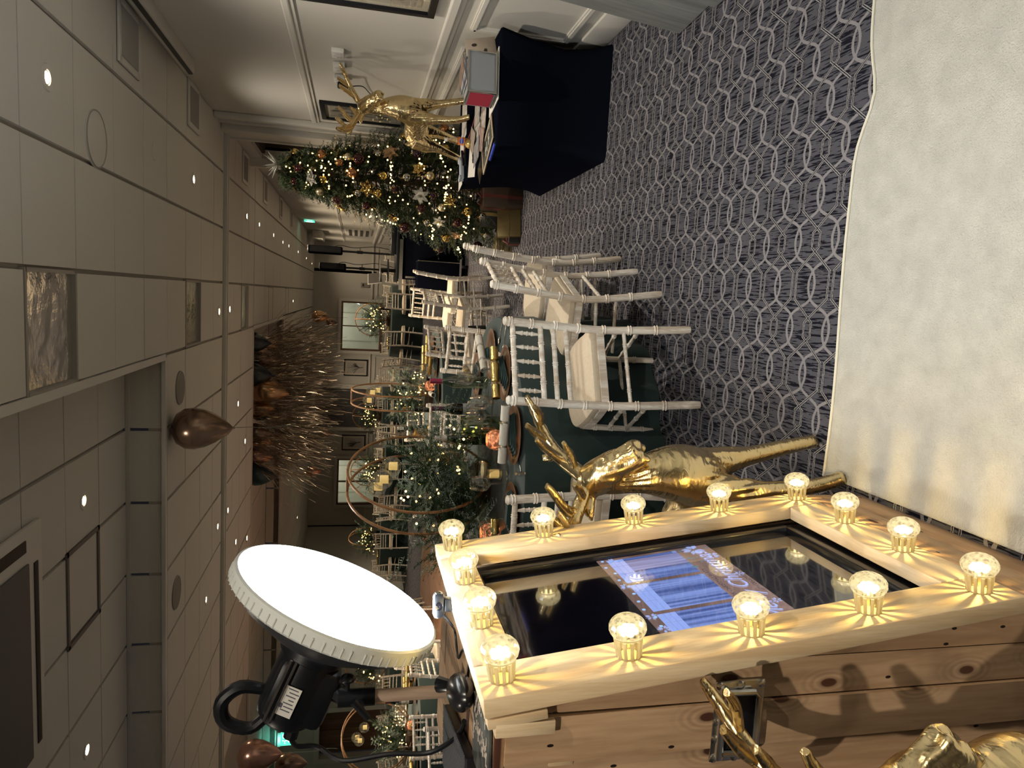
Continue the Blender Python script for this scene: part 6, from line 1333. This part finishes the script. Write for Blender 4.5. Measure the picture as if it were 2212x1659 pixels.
# ------------------------------------------------------------------ balloons and hanging ribbons
def balloon_mesh(m):
    q = MB(); q.lathe([(.0001, 1.0), (.25, .97), (.55, .82), (.72, .55), (.75, .25), (.68, -.1), (.52, -.45), (.30, -.78), (.12, -.97), (.05, -1.03), (.035, -1.06), (.06, -1.10), (.045, -1.11), (.0001, -1.10)], 28, 0, None, False); return q.mesh('balloon', m)
MBL = {'bronze': mat('bronze_balloon', (.22, .145, .10), .22, .75), 'copper': mat('copper_balloon', (.42, .24, .12), .2, .85), 'black': mat('black_balloon', (.012, .016, .02), .25), 'rose': mat('rose_gold_balloon', (.40, .22, .16), .22, .8), 'teal': mat('dark_teal_balloon', (.012, .035, .045), .3)}
BM = {k: balloon_mesh(v) for k, v in MBL.items()}
def balloon(x, y, z, r, k, label, rib=.5):
    o = tag(link('balloon', BM[k], None, None, (x, y, z), (R(random.uniform(-8, 8)), R(random.uniform(-8, 8)), 0)), label, 'balloon', 'floating balloons'); o.scale = (r, r, r)
    if rib:
        q = MB(); P = [(.05*math.sin(t*9)*t, .05*math.cos(t*9)*t-.0, -1.1-t*rib/r) for t in [i/24 for i in range(25)]]; q.tube(P, .012*.19/r, 4); q.obj('curling_ribbon', bpy.data.materials.get('ribbon_green') or mat('ribbon_green', (.10, .13, .10), .35, .5), o)
    return o
balloon(-1.205, 6.28, 2.845, .235, 'bronze', 'large dark bronze balloon floating against the ceiling', .5)
balloon(-3.52, 14.0, 2.33, .145, 'rose', 'small rose gold balloon hanging above the left window', .25)
balloon(-2.74, 14.0, 2.13, .14, 'bronze', 'small dark bronze balloon by the dark wall panel edge', 0)
balloon(-.45, 13.0, 2.22, .15, 'copper', 'shiny copper balloon at the right tip of the ribbon cloud', .3)
balloon(-.55, 13.3, 2.04, .10, 'bronze', 'tiny bronze balloon below the right tip of the ribbon cloud', 0)
balloon(-4.37, 6.5, 2.37, .20, 'rose', 'rose bronze balloon by the exit sign at the left photo edge', .5)
balloon(-4.62, 6.7, 2.10, .15, 'bronze', 'lower bronze balloon at the left photo edge', 0)
for x, y, z, r, k, lab, rib in ((-1.62, 11.7, 2.92, .29, 'copper', 'big copper balloon at the centre of the balloon cluster', .75), (-1.12, 12.0, 3.06, .24, 'bronze', 'bronze balloon right of the big copper one in the tray', 0), (-1.95, 12.0, 3.08, .22, 'copper', 'copper balloon just left of the big one in the tray', 0), (-1.35, 11.6, 3.10, .24, 'black', 'black balloon between bronze and copper balloons in the tray', 0), (-.85, 11.6, 3.12, .22, 'black', 'black balloon at the right end of the cluster', 0), (-2.35, 11.9, 3.10, .22, 'bronze', 'bronze balloon left of centre in the cluster', .8), (-2.75, 12.0, 3.10, .22, 'rose', 'rose balloon toward the left end of the cluster', 0), (-3.05, 11.9, 3.06, .24, 'teal', 'dark teal balloon at the left end of the cluster', 0), (-2.1, 12.6, 3.1, .22, 'black', 'black balloon behind the copper balloons', 0), (-.95, 12.5, 3.1, .22, 'copper', 'copper balloon behind the right end of the cluster', 0), (-2.6, 12.6, 3.12, .22, 'copper', 'copper balloon behind the left end of the cluster', 0)): balloon(x, y, z, r, k, lab, rib)
rr = random.Random(15); q = MB()
for k in range(1500):
    x0 = rr.uniform(-2.9, -.75); y0 = rr.uniform(11.5, 13.4); z0 = rr.uniform(2.75, 3.2); f = (x0+1.75)/1.1
    L_ = rr.uniform(.4, 1.15)*(1.05-.25*abs(f)); dx_ = f*rr.uniform(.0, .55)+rr.uniform(-.12, .12); p = Vector((x0, y0, z0)); n0 = len(q.v); ph = rr.uniform(0, 6); am = rr.uniform(.004, .03)
    wd = rr.uniform(.0025, .0055); m_ = 0 if rr.random() < .7 else 1; N_ = 9
    for i in range(N_):
        t = i/(N_-1); c_ = p+Vector((dx_*t+am*math.sin(t*14+ph), -.10*t+am*math.cos(t*14+ph), -L_*t)); a = ph+t*5
        q.v += [tuple(c_+Vector((wd*math.cos(a), wd*math.sin(a), 0))), tuple(c_-Vector((wd*math.cos(a), wd*math.sin(a), 0)))]
        if i: q.f.append((n0+2*i-2, n0+2*i-1, n0+2*i+1, n0+2*i)); q.m.append(m_)
o = q.obj('hanging_ribbons', [mat('brown_ribbon', (.25, .195, .15), .3, .6), mat('bright_ribbon', (.72, .62, .46), .15, 1)], None, 0, 'stuff'); tag(o, 'cloud of thin metallic ribbons hanging below the balloon cluster', 'ribbons')
